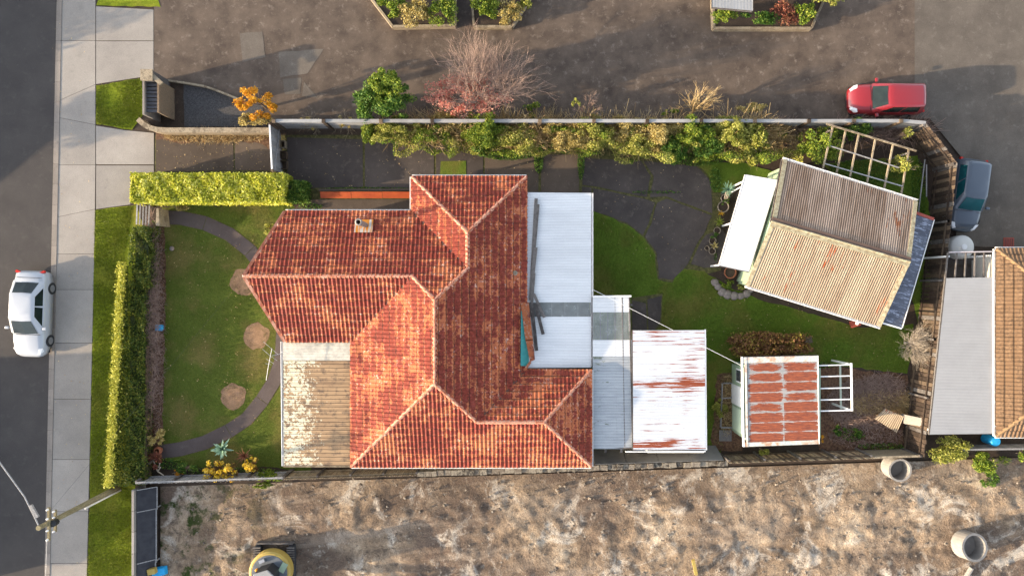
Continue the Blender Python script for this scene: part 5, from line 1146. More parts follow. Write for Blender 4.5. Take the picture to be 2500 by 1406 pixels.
# trees above the fence
cf = plant('conifer', 'dense dark green conical tree between driveway and board fence', 'tree', 934, 243, 3.4, 70, 50, 13000, .11, M['green2'], 60, spread=.26, zc=1.7, rz=1.7)
leafobj('crown_top', cloud((P(940,0,3.2).x, P(0,205,3.2).y, 3.0), (.8,.75,1.1), 4500, 26, .28), .10, M['green'], cf)
def baretree(name, label, px, py, h, spreadpx, mat, dirs=14, L0=.9, depth=4, lean=(0,.3), r=.06):
    c = P(px, py, .3); t = thing(name, label, 'tree', (c.x, c.y, 0)); mb = MB(); tr = MB(); tr.tube([(c.x,c.y,-.02),(c.x+.02,c.y+.05,h*.22)], [r*1.5,r], 7); obj('trunk', tr, mat, t)
    for k in range(dirs):
        a = R.uniform(0, 6.28); d = Vector((math.cos(a)*R.uniform(.2,1)+lean[0], math.sin(a)*R.uniform(.2,1)+lean[1], R.uniform(.6,1.3))).normalized()
        branch(mb, Vector((c.x,c.y,h*.18)), d, L0*R.uniform(.8,1.2), r*.5, depth, .38, .15)
    obj('branches', mb, mat, t); return t, c
t, c = baretree('bare_tree', 'large bare pinkish tree with red leaves low in its crown', 1180, 258, 3.6, 90, M['pinkb'], 38, 1.4, 4, (.1,.45))
leafobj('crown', cloud(tuple(P(1140,228,1.6)), (2.1,1.1,.9), 6500, 60, .24), .095, M['red'], t)
t, c = baretree('bare_tree', 'small bare yellowish tree standing right of centre behind the fence', 1690, 275, 2.4, 40, M['dry'], 13, .75, 3, (.05,.35)); 
t, c = baretree('bare_tree', 'thin bare grey shrub with a yellow stem behind the board fence', 1435, 280, 1.6, 30, M['pinkb'], 9, .5, 3, (.1,.2)); leafobj('crown', cloud(tuple(P(1407,262,1.2)), (.2,.45,.5), 300, 6, .3), .08, M['yell'], t)
t, c = baretree('bare_tree', 'dense pale leafless tree beside the slate blue roof corner', 2215, 838, 1.9, 50, M['paleb'], 34, .55, 4, (.15,-.05), .04)
plant('orange_tree', 'upright orange leaved tree above the gravel bed', 'tree', 626, 246, 2.6, 44, 38, 3000, .10, M['orange'], 26, spread=.24); plant('orange_tree', 'lower orange yellow bush hanging over the low block wall', 'shrub', 621, 296, 1.5, 36, 18, 1700, .09, M['gold'], 14)
plant('shrub', 'small yellow shrub behind the fence beside the red car', 'shrub', 1832, 266, 1.0, 36, 14, 1200, .08, M['gold'], 12); plant('shrub', 'low green shrub behind the fence right of the red leaved tree', 'shrub', 1300, 268, .9, 28, 16, 900, .08, M['green'], 10)
plant('shrub', 'low green shrub at the foot of the small yellowish bare tree', 'shrub', 1632, 274, .8, 26, 10, 600, .08, M['green'], 8)
# planters at the top
def planter(label, pts, h, plants_):
    t = thing('planter_box', label, 'planter', tuple(P(*pts[1])))
    for a, b in zip(pts, pts[1:]):
        mb = MB(); mb.bar(P(*a,h/2), P(*b,h/2), .12, h); obj('side_board', mb, M['woodtan'], t)
    sheet('soil', pts, h-.08, M['earth'], None, parent=t)
    for x, y, hh_, rx, ry, m_, lab in plants_: plant('shrub', lab, 'shrub', x, y, hh_, rx, ry, int(2200*rx*ry/900), .10, M[m_], 20, trunk=False, zc=h+hh_*.4, rz=hh_*.45)
planter('low timber edged planter bed at the top left of centre', [(890,-60),(905,-4),(960,68),(1112,65),(1112,-60)], .4, [(960,18,1.1,34,30,'green','yellow green shrub at the left corner of the left top planter'),(1010,30,1.2,44,30,'gold','brownish shrub in the middle of the left top planter'),(1080,28,1.3,32,34,'green','green shrub at the right end of the left top planter')])
planter('small timber edged planter bed right of the dark gap at the top', [(1150,-60),(1152,-4),(1157,68),(1250,68),(1296,-4),(1300,-60)], .4, [(1188,20,1.2,34,34,'green','tall yellow green shrub in the small top planter'),(1245,30,.9,36,26,'gold','orange flecked shrub at the right of the small top planter'),(1282,5,.9,18,20,'yell','bright yellow shrub at the corner of the small top planter')])
planter('timber edged planter bed beside the pale roof at the top right', [(1738,-60),(1739,-4),(1741,72),(1978,72),(2012,-4),(2020,-60)], .4, [(1770,42,.9,28,18,'green','yellow green shrub under the pale roof corner at the top'),(1850,44,.8,44,16,'green2','dark green shrub in the middle of the right top planter'),(1920,30,.8,34,26,'flax','reddish brown plant in the right top planter'),(1965,34,.9,26,28,'green','fern green shrub at the right corner of the right top planter'),(2015,-6,1.2,40,20,'yell','yellow green shrub leaning over the top edge right of the planter')])
sheet('dark_path', [(1114,-80),(1149,-80),(1152,64),(1114,64)], .02, M['patio'])
# debris
for (x, y, rx, ry, n, h, mt_) in ((2105,985,1.9,1.3,3600,.30,'pinkb'),(2150,950,1.3,.8,1500,.35,'pinkb'),(2130,985,1.2,.5,900,.4,'dry'),(2200,985,.5,.5,500,.5,'dry'),(2110,1060,2.0,.7,1200,.2,'pinkb'),(1775,985,.4,1.6,700,.25,'dry')):
    c = P(x, y); V, F = blades(n, c.x, c.y, rx, ry, h, .028, 2.2, .04); tag(obj('dry_debris', npmesh('debris', V, F), M[mt_]), 'heap of cut dry stems and garden debris near the rear fence', 'debris', kind='stuff')
plant('shrub', 'small orange weed at the bottom right corner of the rusty shed', 'plant', 2003, 1072, .8, 8, 12, 200, .08, M['orange'], 5)
for x, y, lab in ((2052,1052,'left'), (2092,1055,'right')): plant('weed', 'leafy green weed on the %s in the debris below the white pergola' % lab, 'weed', x, y, .4, 14, 12, 260, .13, M['green2'], 6, trunk=False)

# ================================================================== POTS
def pot(px, py, r, h, mat, label, fill=True, inner=None):
    q = P(px, py, h); t = thing('plant_pot', label, 'pot', (q.x,q.y,.03), 0, 'pots beside the white lean-to'); mb = MB(); mb.lathe([(.001,0),(r*.7,0),(r,h),(r*.84,h),(r*.78,h-.08)], (q.x,q.y,.03), 20); obj('pot_body', mb, mat, t, smooth=True)
    if fill: mb = MB(); mb.lathe([(r*.8,h-.05),(.001,h-.04)], (q.x,q.y,.03), 16); obj('soil', mb, M['earth'], t)
    return q
pot(1770,484,.22,.35,M['potc'],'small stone pot under the long stemmed yucca'); q = pot(1766,505,.31,.4,M['potc'],'large pale rimmed pot with green succulents at the top of the row')
pot(1751,563,.19,.28,M['potc'],'empty looking round pot in the middle of the row'); pot(1740,588,.20,.28,M['potc'],'round pot beside the small leafy herbs'); pot(1726,606,.13,.22,M['woodtan'],'smallest pale pot standing apart at the left of the row'); pot(1739,613,.19,.28,M['potc'],'pot holding the orange yellow aloe at the bottom of the row')
pot(1783,665,.33,.42,M['terra'],'large round terracotta bowl of dead stems at the lean-to corner')
rosette('aloe', 'bright green spiky aloe in the middle of the pot row', 'aloe', 1756, 542, 22, .36, .04, M['green'], .35, .15, (5,80)); rosette('aloe', 'small orange succulent above the green aloe', 'aloe', 1760, 521, 14, .25, .05, M['orange'], .35, .2, (10,75))
rosette('aloe', 'orange yellow aloe in the lowest pot of the row', 'aloe', 1744, 600, 20, .30, .05, M['gold'], .38, .15, (5,80)); plant('herbs', 'dark leafy herbs in the pot below the empty round one', 'plant', 1745, 577, .6, 13, 8, 260, .06, M['green2'], 5, trunk=False, zc=.45, rz=.12)
plant('herbs', 'green succulents spilling from the large pale rimmed pot', 'plant', 1774, 494, .7, 14, 8, 300, .06, M['green2'], 6, trunk=False, zc=.55, rz=.12)
yc_ = thing('yucca', 'long stemmed grey yucca leaning from the top pot', 'yucca', tuple(P(1772,486)))
tp_ = P(1778,463,1.5)
for k in range(3): mb = MB(); mb.tube([P(1768+k*3,488,.3), P(1771+k*4,474,.9), P(1774+k*3,466,1.4)], .022, 5); obj('stem', mb, M['paleb'], yc_)
V, F = blades(120, tp_.x, tp_.y, .05, .05, .42, .035, 1.1, 1.35); obj('leaves', npmesh('yl', V-np.array(LOC[yc_][0]), F), M['agave'], yc_, local=True)
# small rock garden
rg = [(1745,690,.2),(1752,700,.18),(1762,712,.2),(1775,719,.22),(1792,722,.2),(1808,722,.18),(1822,716,.2),(1832,706,.18)]
for i, (x, y, r) in enumerate(rg):
    q = P(x, y); mb = MB(); mb.lathe([(.001,-.02),(r*1.1,0),(r,.09),(r*.6,.14),(.001,.15)], (q.x,q.y,.02), 9); mb.v = [(a+(a-q.x)*R.uniform(-.15,.25), b+(b-q.y)*R.uniform(-.15,.25), c_) for a, b, c_ in mb.v]
    o = obj('garden_rock', mb, M['stone'], smooth=True); tag(o, '%s rock of the curved edging below the terracotta bowl' % ('leftmost','second','third','fourth','fifth','sixth','seventh','rightmost')[i], 'rock', 'rocks edging the small garden below the bowl')
plant('weed', 'low spiky plant in the small rock garden near the terracotta bowl', 'plant', 1776, 694, .35, 16, 12, 350, .07, M['green'], 7, trunk=False); plant('weed', 'low spiky plant against the garage corner in the rock garden', 'plant', 1808, 700, .35, 16, 12, 350, .07, M['yell'], 7, trunk=False)
q = P(421,607); mb = MB(); mb.lathe([(.001,0),(.12,.0),(.13,.06),(.07,.12),(.001,.13)], (q.x,q.y,.02), 10); tag(obj('stone', mb, M['stone'], smooth=True), 'single pale stone lying on the front lawn', 'stone')
q = P(388,800,.3); bt = thing('blue_tub', 'small bright blue plastic tub at the edge of the front lawn', 'tub', (q.x,q.y,0)); mb = MB(); s = .17
mb.hexa([(q.x-s*.8,q.y-s*.7,.02),(q.x+s*.8,q.y-s*.7,.02),(q.x+s*.8,q.y+s*.7,.02),(q.x-s*.8,q.y+s*.7,.02),(q.x-s,q.y-s*.85,.3),(q.x+s,q.y-s*.85,.3),(q.x+s,q.y+s*.85,.3),(q.x-s,q.y+s*.85,.3)]); obj('tub_body', mb, M['blue'], bt, bevel=.02)
mb = MB(); mb.box((q.x,q.y,.31),(s*2.15,s*1.85,.03)); obj('lid', mb, M['blue'], bt, bevel=.012)
for x, y, lab in ((2085,789,'dark low stump'),):
    q = P(x, y); mb = MB(); mb.box((q.x,q.y,.1),(.5,.35,.16),.3); tag(obj('paving_stone', mb, M['redtrim']), 'small reddish block on the lawn below the garage eave', 'block'); q = P(2095,789,.3); mb = MB(); mb.lathe([(.001,0),(.09,0),(.1,.2),(.08,.22),(.001,.22)], (q.x,q.y,.02), 12); tag(obj('white_bucket', mb, M['white']), 'small white bucket beside the reddish block below the garage eave', 'bucket')
q = P(1972,829); mb = MB(); mb.box((q.x,q.y,.05),(.4,.36,.08),.15); tag(obj('paver', mb, M['yardconc']), 'single square paver at the right end of the hydrangea bush', 'paver')
bd = thing('garden_bed', 'narrow timber edged garden bed between the outbuilding and rusty shed', 'garden bed', tuple(P(1775,980)))
for a, b in (((1766,935),(1787,935)),((1763,972),(1787,970)),((1763,935),(1759,1042)),((1760,1043),(1788,1043))): mb = MB(); mb.bar(P(*a,.1), P(*b,.1), .05, .18); obj('edging_board', mb, M['woodgrey'], bd)
q = P(1770,1063); gd = thing('metal_grate', 'rusty metal grate lying on the soil below the garden bed', 'grate', (q.x,q.y,0))
for k in range(12): mb = MB(); mb.bar((q.x-.3+k*.055,q.y-.28,.06),(q.x-.3+k*.055,q.y+.3,.06), .02, .02); obj('bar', mb, M['wire'], gd)
# cables
def cable(label, pts, r=.014, mat=None, name='cable', sag=0):
    mb = MB(); out = []
    for a, b in zip(pts, pts[1:]):
        for k in range(8): t = k/8; p = Vector(a).lerp(Vector(b), t); p.z -= sag*4*t*(1-t); out.append(p)
    out.append(Vector(pts[-1])); mb.tube(out, r, 5); tag(obj(name, mb, mat or M['wire']), label, name)
cable('white cable crossing from the white back roof over the outbuilding', [P(1446,706,2.35), P(1643,806,2.5)], .009, M['white'])
cable('white cable from the outbuilding corner to the rusty shed', [P(1723,848,2.3), P(1806,890,2.2), P(1812,898,2.1)], .010, M['white'])

q = P(2462,592); dc = thing('drain_cover', 'small dark square drain cover on the paving beside the tan roofed house', 'drain cover', (q.x,q.y,.01)); mb = MB(); mb.box((q.x,q.y,.02),(.55,.5,.03)); obj('cover_plate', mb, M['redtrim'], dc)
for k in range(5): mb = MB(); mb.box((q.x-.2+k*.1,q.y,.04),(.03,.4,.015)); obj('bar', mb, M['cardark'], dc)
# ================================================================== STREET POLE
pb0 = P(288,1190); pl = thing('power_pole', 'leaning looking timber power pole with crossarm beside the footpath', 'pole', (pb0.x,pb0.y,0)); HT = 6.4; tp0 = Vector((pb0.x,pb0.y,HT))
mb = MB(); mb.tube([(pb0.x,pb0.y,-.05),(pb0.x,pb0.y,3.2),tp0], [.15,.13,.11], 12); obj('pole_shaft', mb, M['pole'], pl)
for zz, l in ((5.85,.75),(5.4,.5)):
    mb = MB(); mb.bar((pb0.x+.12,pb0.y-l,zz),(pb0.x+.12,pb0.y+l,zz), .1, .1); ca_ = obj('crossarm', mb, M['pole'], pl)
    for k in (-.9,-.35,.35,.9): mb = MB(); mb.lathe([(.03,0),(.045,.05),(.025,.09),(.04,.12),(.001,.15)], (pb0.x+.12,pb0.y+l*k,zz+.05), 8); obj('insulator', mb, M['white'], ca_)
sl0 = P(95,1258,6.45); mb = MB(); mb.tube([tp0-Vector((0,0,.1)), P(60,1212,6.6), P(-8,1118,6.75)], .03, 8); obj('lamp_arm', mb, M['woodgrey'], pl); mb = MB(); mb.bar(P(92,1262,6.5), P(75,1232,6.55), .13, .10); obj('arm_bracket', mb, M['woodgrey'], pl); mb = MB(); mb.bar(P(-8,1118,6.72), P(-45,1070,6.72), .24, .12); obj('lamp_head', mb, M['steel'], pl)
mb = MB(); mb.lathe([(.14,0),(.16,.3),(.001,.36)], (pb0.x+.25,pb0.y,5.5), 10); obj('transformer', mb, M['cardark'], pl)
mb = MB(); q = P(205,1188,3.0); mb.tube([(pb0.x+.16,pb0.y-.12,0),(pb0.x+.16,pb0.y-.12,3.2)], .045, 8); obj('conduit', mb, M['wallw'], pl)
cable('thin service line from the power pole over the lawn to the left gable', [(pb0.x+.12,pb0.y+.5,5.9), (-12.7,.57,4.0)], .004, M['cardark'], name='service_line', sag=.12)
cable('overhead wire running along the street at the crossarm', [(pb0.x+.12,pb0.y-.6,5.98), (pb0.x-2,-60,5.5)], .008, name='overhead_wire')
# ================================================================== CARS
def car(name, label, px, py, rz, L, Wd, H, pnt, kind='sedan', glass=None):
    glass = glass or M['carglass']; q = P(px, py, .5); t = thing(name, label, 'car', (q.x, q.y, .0), rz); LOC[t] = (Vector((0,0,0)), 0)
    def ob(n, mb, m_, par=None, **k): return obj(n, mb, m_, par or t, local=True, **k)
    hl, hw = L/2, Wd/2
    # +x is the front. stations: x, half width, bottom, belt height, hood crown
    if kind == 'sedan': st = [(-1,.60,.42,.62),(-.975,.80,.30,.80),(-.93,.93,.26,.88),(-.75,.99,.22,.93),(-.4,1.0,.2,.94),(0,1.0,.2,.93),(.35,1.0,.2,.90),(.6,.985,.2,.86),(.8,.94,.24,.78),(.92,.84,.28,.68),(.98,.66,.34,.58),(1,.45,.42,.5)]
    else: st = [(-1,.74,.42,.75),(-.98,.88,.30,.92),(-.93,.95,.26,.96),(-.75,.99,.22,.96),(-.4,1.0,.2,.95),(0,1.0,.2,.94),(.35,1.0,.2,.92),(.6,.98,.2,.88),(.78,.93,.24,.80),(.9,.82,.28,.7),(.97,.64,.34,.6),(1,.42,.42,.52)]
    mb = MB(); n = 13
    for x, w_, zb, zt_ in st:
        for k in range(n):
            a = k/(n-1)*math.pi; cx_ = math.cos(a); y = hw*w_*math.copysign(abs(cx_)**.35, cx_) if abs(cx_) > 1e-6 else 0; z_ = zb+(zt_-zb)*min(1, math.sin(a)**.55*1.0) + (.03*math.sin(a) if abs(x) < .95 else 0)
            mb.v.append((x*hl, y, z_))
    for i in range(len(st)-1):
        for k in range(n-1): mb.f.append((i*n+k, (i+1)*n+k, (i+1)*n+k+1, i*n+k+1)); mb.uv += [(0,0)]*4
        mb.f.append((i*n+n-1, (i+1)*n+n-1, (i+1)*n, i*n)); mb.uv += [(0,0)]*4
    mb.f.append(tuple(range(n))); mb.uv += [(0,0)]*n; b_ = (len(st)-1)*n; mb.f.append(tuple(b_+k for k in reversed(range(n)))); mb.uv += [(0,0)]*n
    ob('body', mb, pnt, smooth=True)
    zb_ = .90; zt_ = H
    if kind == 'sedan': xa, xb, xc, xd = -.80*hl, .50*hl, -.44*hl, .10*hl
    else: xa, xb, xc, xd = -.97*hl, .48*hl, -.86*hl, .08*hl
    w0, w1 = hw*.93, hw*.70
    gh = MB(); rings = []
    for s_, xx0, xx1, ww, zz in ((0,xa,xb,w0,zb_-.05),(.85,xa+(xc-xa)*.85,xb+(xd-xb)*.85,w0+(w1-w0)*.85,zb_+(zt_-zb_)*.86),(1,xc,xd,w1*.93,zt_-.03),(1.1,xc+.15,xd-.2,w1*.75,zt_)):
        r_ = .16; rings.append([(xx0+r_*.5,-ww),(xx1-r_,-ww),(xx1-.03,-ww*.75),(xx1+.0,0),(xx1-.03,ww*.75),(xx1-r_,ww),(xx0+r_*.5,ww),(xx0,ww*.8),(xx0-.02,0),(xx0,-ww*.8)]); [gh.v.append((a, b, zz)) for a, b in rings[-1]]
    for i in range(3):
        for k in range(10): gh.f.append((i*10+k, i*10+(k+1)%10, (i+1)*10+(k+1)%10, (i+1)*10+k)); gh.uv += [(0,0)]*4
    gh.f.append(tuple(30+k for k in range(10))); gh.uv += [(0,0)]*10
    ob('cabin', gh, pnt, smooth=True)
    def pane(nm, pts, e=.018):
        c = sum((Vector(p) for p in pts), Vector())/len(pts); nn = (Vector(pts[1])-Vector(pts[0])).cross(Vector(pts[2])-Vector(pts[0])).normalized()
        if nn.dot(c-Vector((0,0,.6))) < 0: nn = -nn
        mb = MB(); mb.face([Vector(p)+nn*e for p in pts]); mb.face([Vector(p)+nn*(e-.012) for p in pts][::-1]); ob(nm, mb, glass)
    zl = zb_+.02; zh = zb_+(zt_-zb_)*.84; f = lambda z_: (z_-zb_+.05)/(zt_-zb_)
    def X(z_, front): s_ = (z_-(zb_-.05))/((zb_+(zt_-zb_)*.86)-(zb_-.05))*.85; return (xb+(xd-xb)*s_) if front else (xa+(xc-xa)*s_)
    def Wy(z_): s_ = (z_-(zb_-.05))/((zb_+(zt_-zb_)*.86)-(zb_-.05))*.85; return w0+(w1-w0)*s_
    pane('windscreen', [(X(zl,1)-.03,-Wy(zl)*.78,zl),(X(zl,1),0,zl),(X(zl,1)-.03,Wy(zl)*.78,zl),(X(zh,1)-.03,Wy(zh)*.78,zh),(X(zh,1),0,zh),(X(zh,1)-.03,-Wy(zh)*.78,zh)], .03)
    pane('rear_window', [(X(zl+.04,0)+.02,Wy(zl)*.76,zl+.04),(X(zl+.04,0),0,zl+.04),(X(zl+.04,0)+.02,-Wy(zl)*.76,zl+.04),(X(zh,0)+.02,-Wy(zh)*.76,zh),(X(zh,0),0,zh),(X(zh,0)+.02,Wy(zh)*.76,zh)], .03)
    for s_ in (-1, 1):
        for f0, f1 in ((.09,.47),(.51,.90)):
            pt = []
            for z_, ff in ((zl,f0),(zl,f1),(zh-.02,f1),(zh-.02,f0)):
                x_ = X(z_,0)+.12+(X(z_,1)-X(z_,0)-.3)*ff; pt.append((x_, s_*Wy(z_), z_))
            pane('side_window', pt, .014)
    for sx_ in (.62,-.60):
        for s_ in (-1,1):
            mb = MB(); c = (sx_*hl, s_*(hw-.09), .31)
            mb.tube([(c[0],c[1]-.1,c[2]),(c[0],c[1]+.1,c[2])], .31, 20); wh = ob('wheel', mb, M['black']); mb = MB(); mb.tube([(c[0],c[1]+s_*.101-.004,c[2]),(c[0],c[1]+s_*.101+.004,c[2])], .19, 14); ob('rim', mb, M['steel'], wh)
    for s_ in (-1,1):
        mb = MB(); mb.hexa([(hl*.86,s_*hw*.60,.60),(hl*.86,s_*hw*.85,.60),(hl*.96,s_*hw*.62,.56),(hl*.965,s_*hw*.45,.56),(hl*.80,s_*hw*.66,.785),(hl*.78,s_*hw*.88,.745),(hl*.925,s_*hw*.70,.68),(hl*.93,s_*hw*.50,.69)]); ob('headlight', mb, M['lamp'])
        mb = MB(); mb.box((-hl*.965, s_*hw*.70, .74),(.12,.28,.14), s_*.4); ob('tail_light', mb, M['tail'])
        mb = MB(); mb.box((hl*.32, s_*(hw+.09), .96),(.14,.2,.12), 0); ob('wing_mirror', mb, pnt, bevel=.03)
    mb = MB(); mb.box((hl*.985,0,.36),(.08,hw*.9,.14)); ob('grille', mb, M['cardark']); mb = MB(); mb.bar((X(zl,1)+.06,-hw*.5,zb_+.05),(X(zl,1)+.03,hw*.2,zb_+.06),.02,.02); ob('wiper', mb, M['cardark'])
    for xx, zz in ((.47*hl, .905), (-.84*hl, .93 if kind == 'sedan' else .99)):
        mb = MB(); mb.bar((xx,-hw*.82,zz+.005),(xx,hw*.82,zz+.005),.02,.02); ob('panel_gap', mb, M['cardark'])
    mb = MB(); mb.box((-hl*.985,0,.45),(.06,.5,.12)); ob('number_plate', mb, M['lamp'])
    mb = MB(); mb.box((0,0,.2),(L*.9,Wd*.9,.1)); ob('underbody', mb, M['cardark']); return t
car('parked_car', 'white sedan parked at the kerb facing down the street', 79, 766, math.radians(-90-2), 4.5, 1.76, 1.44, M['pwhite'], 'sedan')
car('parked_car', 'red hatchback parked on the shared driveway behind the fence', 2158, 244, math.radians(180), 3.85, 1.64, 1.48, M['pred'], 'hatch')
car('parked_car', 'blue grey car with teal windscreen parked beyond the rear fence', 2358, 478, math.radians(-98), 3.75, 1.65, 1.42, M['pblue'], 'hatch', M['tealglass'])
# ================================================================== BUILDING SITE THINGS
q = P(663,1392,1.0); dg = thing('excavator', 'small yellow and grey excavator cut by the bottom edge of the photo', 'excavator', (q.x,q.y,.1)); cx, cy = q.x, q.y
for s_ in (-1,1):
    mb = MB(); mb.box((cx+s_*.88,cy,.42),(.36,2.3,.5)); tk = obj('track', mb, M['black'], dg, bevel=.12)
    for k in range(18): mb = MB(); mb.box((cx+s_*.88,cy-1.05+k*.124,.69),(.40,.06,.05)); obj('track_pad', mb, M['wood'], tk)
mb = MB(); mb.lathe([(.001,.7),(1.05,.7),(1.08,.78),(1.08,1.25),(.98,1.32),(.9,1.32)], (cx,cy,0), 36); obj('upper_body', mb, M['yellowp'], dg, smooth=False)
mb = MB(); mb.lathe([(.93,1.3),(.9,1.34),(.001,1.36)], (cx,cy,0), 36); obj('engine_deck', mb, simple('deck', (.08,.09,.10), (.13,.14,.15)), dg)
mb = MB(); mb.prism([(cx-.52,cy-.95),(cx+.58,cy-.95),(cx+.50,cy+.28),(cx+.18,cy+.55),(cx-.45,cy+.35)], 1.3, 2.2); cb_ = obj('cab', mb, M['cardark'], dg, bevel=.04)
mb = MB(); mb.prism([(cx-.62,cy-1.1),(cx+.62,cy-1.1),(cx+.55,cy+.2),(cx+.22,cy+.52),(cx-.48,cy+.32)], 2.2, 2.28); obj('cab_roof', mb, simple('cab_roof', (.24,.235,.225), (.21,.205,.195), rough=.6), cb_, bevel=.03)
mb = MB(); mb.box((cx+.72,cy+.3,1.38),(.3,.5,.06),-.5); obj('window_panel', mb, M['wallg'], dg); mb = MB(); mb.lathe([(.06,1.3),(.07,1.5),(.001,1.53)], (cx-.62,cy+.2,0), 10); obj('beacon', mb, simple('beacon', (.8,.3,.03)), dg)
mb = MB(); mb.box((cx-.35,cy+.65,1.42),(.3,.16,.12),.4); obj('exhaust_cover', mb, M['steel'], dg)
for a, b, w_ in (((cx+.1,cy-.9,1.1),(cx+.1,cy-2.6,2.4),.26), ((cx+.1,cy-2.6,2.4),(cx+.1,cy-3.6,1.0),.2)): mb = MB(); mb.bar(a, b, w_, .3); obj('boom', mb, M['yellowp'], dg)
mb = MB(); mb.hexa([(cx-.3,cy-3.9,.2),(cx+.5,cy-3.9,.2),(cx+.5,cy-3.5,.2),(cx-.3,cy-3.5,.2),(cx-.3,cy-4.1,.8),(cx+.5,cy-4.1,.8),(cx+.5,cy-3.4,.9),(cx-.3,cy-3.4,.9)]); obj('bucket', mb, M['woodbr'], dg)
mb = MB(); mb.box((cx,cy+1.22,.35),(1.9,.08,.4)); obj('dozer_blade', mb, M['wood'], dg)
def ring(px, py, r, h, tilt, label):
    z_ = .35; q = P(px, py, z_+h); t = thing('concrete_ring', label, 'concrete ring', (q.x,q.y,z_), 0, 'concrete manhole rings on the site'); LOC[t] = (Vector((0,0,0)), 0); t.rotation_euler = (tilt[0], tilt[1], 0)
    mb = MB(); mb.lathe([(r*.82,0),(r,0),(r,h),(r*.84,h),(r*.82,.1),(.001,.1)], (0,0,0), 28); obj('ring_wall', mb, M['concring'], t, local=True, smooth=False); return t
ring(2198,1146,.60,.8,(.05,.0),'upright concrete manhole ring at the corner of the property')
ring(2376,1340,.72,.8,(-.1,.12),'open tilted concrete manhole ring at the lower right of the site')
mb = MB(); mb.tube([P(2372,1385,.5), P(2352,1420,.35)], .12, 10); tag(obj('drain_pipe', mb, M['concring']), 'short pale pipe running from the lower right manhole ring', 'pipe')
yb_ = thing('marker_post', 'yellow marker post leaning at the bottom edge of the site', 'post', tuple(P(1697,1392))); mb = MB(); mb.bar(P(1692,1366,.9), P(1700,1402,.3), .16, .1); obj('post_board', mb, M['yellowp'], yb_)
# site entry fence and bins
sf = thing('site_wall', 'pale grey boundary wall of the building site beside the verge', 'wall', tuple(P(330,1300)))
for k in range(5):
    a = P(324,1196+k*52,1.2); b = P(324,1196+k*52+51,1.2); mb = MB(); mb.bar((a.x,a.y,.6),(b.x,b.y,.6), .12, 1.2); obj('panel', mb, M['foot'], sf)
ss = thing('shade_screen', 'black mesh construction screen panels standing behind the pale site wall', 'screen', tuple(P(360,1300)))
mdark = simple('black_mesh', (.025,.025,.03), (.045,.045,.05)); 
for (x0_, x1_, y0_, y1_) in ((334,384,1196,1242),(334,382,1250,1372),(334,380,1376,1440)):
    a = P(x0_, y0_, 1.0); b = P(x1_, y1_, .35); mb = MB(); mb.hexa([(a.x,b.y,.96),(b.x,b.y,.31),(b.x,a.y,.31),(a.x,a.y,.96),(a.x,b.y,1.0),(b.x,b.y,.35),(b.x,a.y,.35),(a.x,a.y,1.0)]); obj('mesh_panel', mb, mdark, ss)
    mb = MB(); mb.bar((b.x,b.y,.37),(b.x,a.y,.37), .05, .05); obj('panel_frame', mb, M['woodgrey'], ss); mb = MB(); mb.bar((a.x,a.y,1.02),(b.x,a.y,.37), .04, .04); obj('panel_frame', mb, M['woodgrey'], ss)
    mb = MB(); mb.bar((b.x,b.y+.1,0),(b.x,b.y+.1,.33), .06, .06); obj('leg', mb, M['woodgrey'], ss); mb = MB(); mb.bar((a.x,b.y+.1,0),(a.x,b.y+.1,.96), .06, .06); obj('leg', mb, M['woodgrey'], ss)
q = P(386,1395,.4); mb = MB(); mb.hexa([(q.x-.35,q.y-.3,.1),(q.x+.4,q.y-.2,.1),(q.x+.35,q.y+.25,.1),(q.x-.3,q.y+.15,.1),(q.x-.3,q.y-.3,.5),(q.x+.38,q.y-.15,.42),(q.x+.3,q.y+.2,.38),(q.x-.3,q.y+.12,.5)]); tag(obj('blue_tarpaulin', mb, M['blue'], bevel=.04), 'folded blue tarpaulin at the bottom edge beside the black screens', 'tarpaulin')
q = P(368,1396,.75); mb = MB(); mb.box((q.x,q.y,.6),(.42,.3,.3),.2); tag(obj('yellow_case', mb, M['yellowp'], bevel=.03), 'yellow plastic case lying on the blue tarpaulin at the bottom edge', 'case')
plant('shrub', 'yellow green bush at the corner below the white neighbouring carport', 'shrub', 2320, 1094, 1.3, 48, 32, 5000, .10, M['yell'], 22); plant('shrub', 'bright green low bush along the neighbour boundary at the right', 'shrub', 2412, 1130, .8, 44, 28, 5000, .09, M['green'], 16); plant('shrub', 'small green bush further down the neighbour boundary', 'shrub', 2415, 1172, .6, 26, 22, 1000, .09, M['green2'], 10); plant('shrub', 'green bush cut by the right edge of the photo', 'shrub', 2495, 1110, .8, 18, 18, 700, .09, M['green'], 8)
plant('shrub', 'bright green plant poking over the fence below the yellow flowers', 'shrub', 650, 1183, 1.0, 34, 8, 700, .08, M['green'], 9)
q = P(2433,1078,.9); bn = thing('blue_drum', 'round turquoise drum beside the neighbour house wall', 'drum', (q.x,q.y,0)); mb = MB(); mb.lathe([(.25,0),(.26,.8),(.22,.86),(.001,.87)], (q.x,q.y,.02), 18); obj('drum_body', mb, M['blue'], bn)
nf_ = thing('neighbour_fence', 'thin grey fence along the bottom of the neighbouring house', 'fence', tuple(P(2440,1098)))
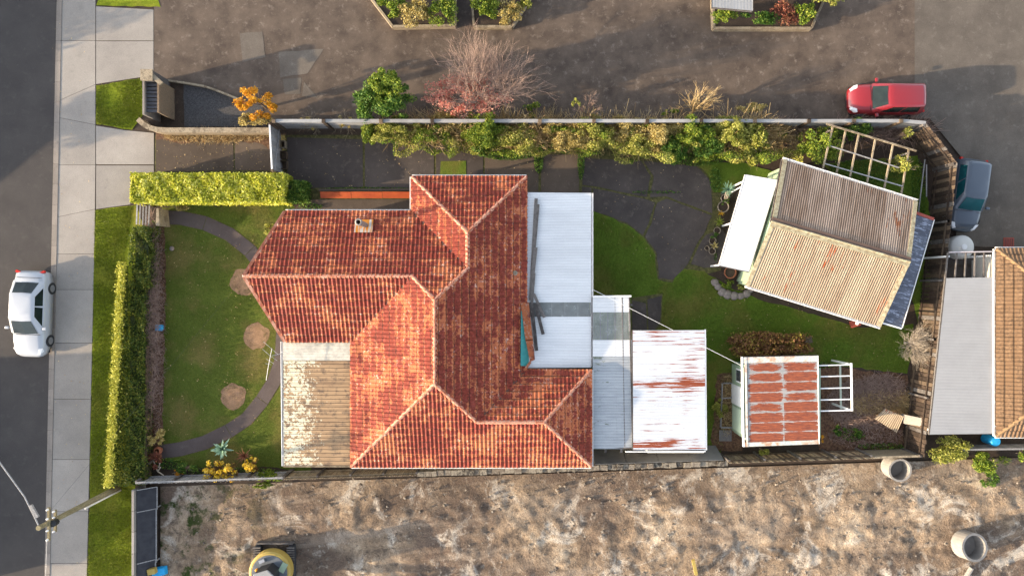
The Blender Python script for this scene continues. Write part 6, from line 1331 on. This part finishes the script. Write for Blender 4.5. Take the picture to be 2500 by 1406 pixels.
for k in range(26): a = P(2352+k*9, 1097-k*.12, 1.0); mb = MB(); mb.box((a.x,a.y,.5),(.16,.03,1.0)); obj('paling', mb, M['woodgrey'], nf_)
mb = MB(); a, b = P(2350,1097,1.0), P(2590,1094,1.0); mb.bar((a.x,a.y,1.02),(b.x,b.y,1.02), .09, .04); obj('cap_rail', mb, M['woodgrey'], nf_)
# ================================================================== ACROSS THE STREET (outside the picture, casts the long shadows on the road)
def simple_house(label, xr_, y0, y1, hw_, ze, hr, mat):
    t = thing('house', label, 'house', (xr_, (y0+y1)/2, 0)); x0_, x1_ = xr_-hw_, xr_+hw_
    walls(t, [(x0_+.4,y0+.4),(x1_-.4,y0+.4),(x1_-.4,y1-.4),(x0_+.4,y1-.4)], 0, ze, M['wallw']); mb = MB()
    a, b, c, d = (x0_,y0,ze),(x1_,y0,ze),(x1_,y1,ze),(x0_,y1,ze); r0, r1 = (xr_,y0+1.5,hr),(xr_,y1-1.5,hr)
    mb.quad(b, c, r1, r0); mb.quad(d, a, r0, r1); mb.face([a,b,r0]); mb.face([c,d,r1]); mb.face([d,c,b,a]); obj('roof', mb, mat, t)
    for yy in (y0+2, (y0+y1)/2, y1-2): mb = MB(); mb.box((x1_-.33,yy,1.4),(.06,1.3,1.1)); wn = obj('window', mb, M['white'], t); mb = MB(); mb.box((x1_-.31,yy,1.4),(.06,1.1,.95)); obj('pane', mb, M['glass'], wn)
simple_house('brick toned house across the street to the north', -42.5, 2.0, 18, 3.8, 2.6, 4.7, M['ridge'])
simple_house('pale house across the street to the south', -36.7, -17.2, -6.4, 3.6, 2.6, 4.9, M['ridge'])
for i, (x, y, h, r) in enumerate(((-36,5.5,4.2,1.5),(-35,12,3.8,1.6),(-33.5,16,3.4,1.4))):
    t = thing('street_tree', ('leafy tree across the street before the northern house','round tree across the street further north','small tree across the street at the far north')[i], 'tree', (x,y,0)); leafobj('crown', cloud((x,y,h-1), (r,r,1.2), 1500, 20), .2, M['green2'], t); mb = MB(); mb.tube([(x,y,0),(x,y,h-.8)], [.14,.07], 8); obj('trunk', mb, M['bark'], t)
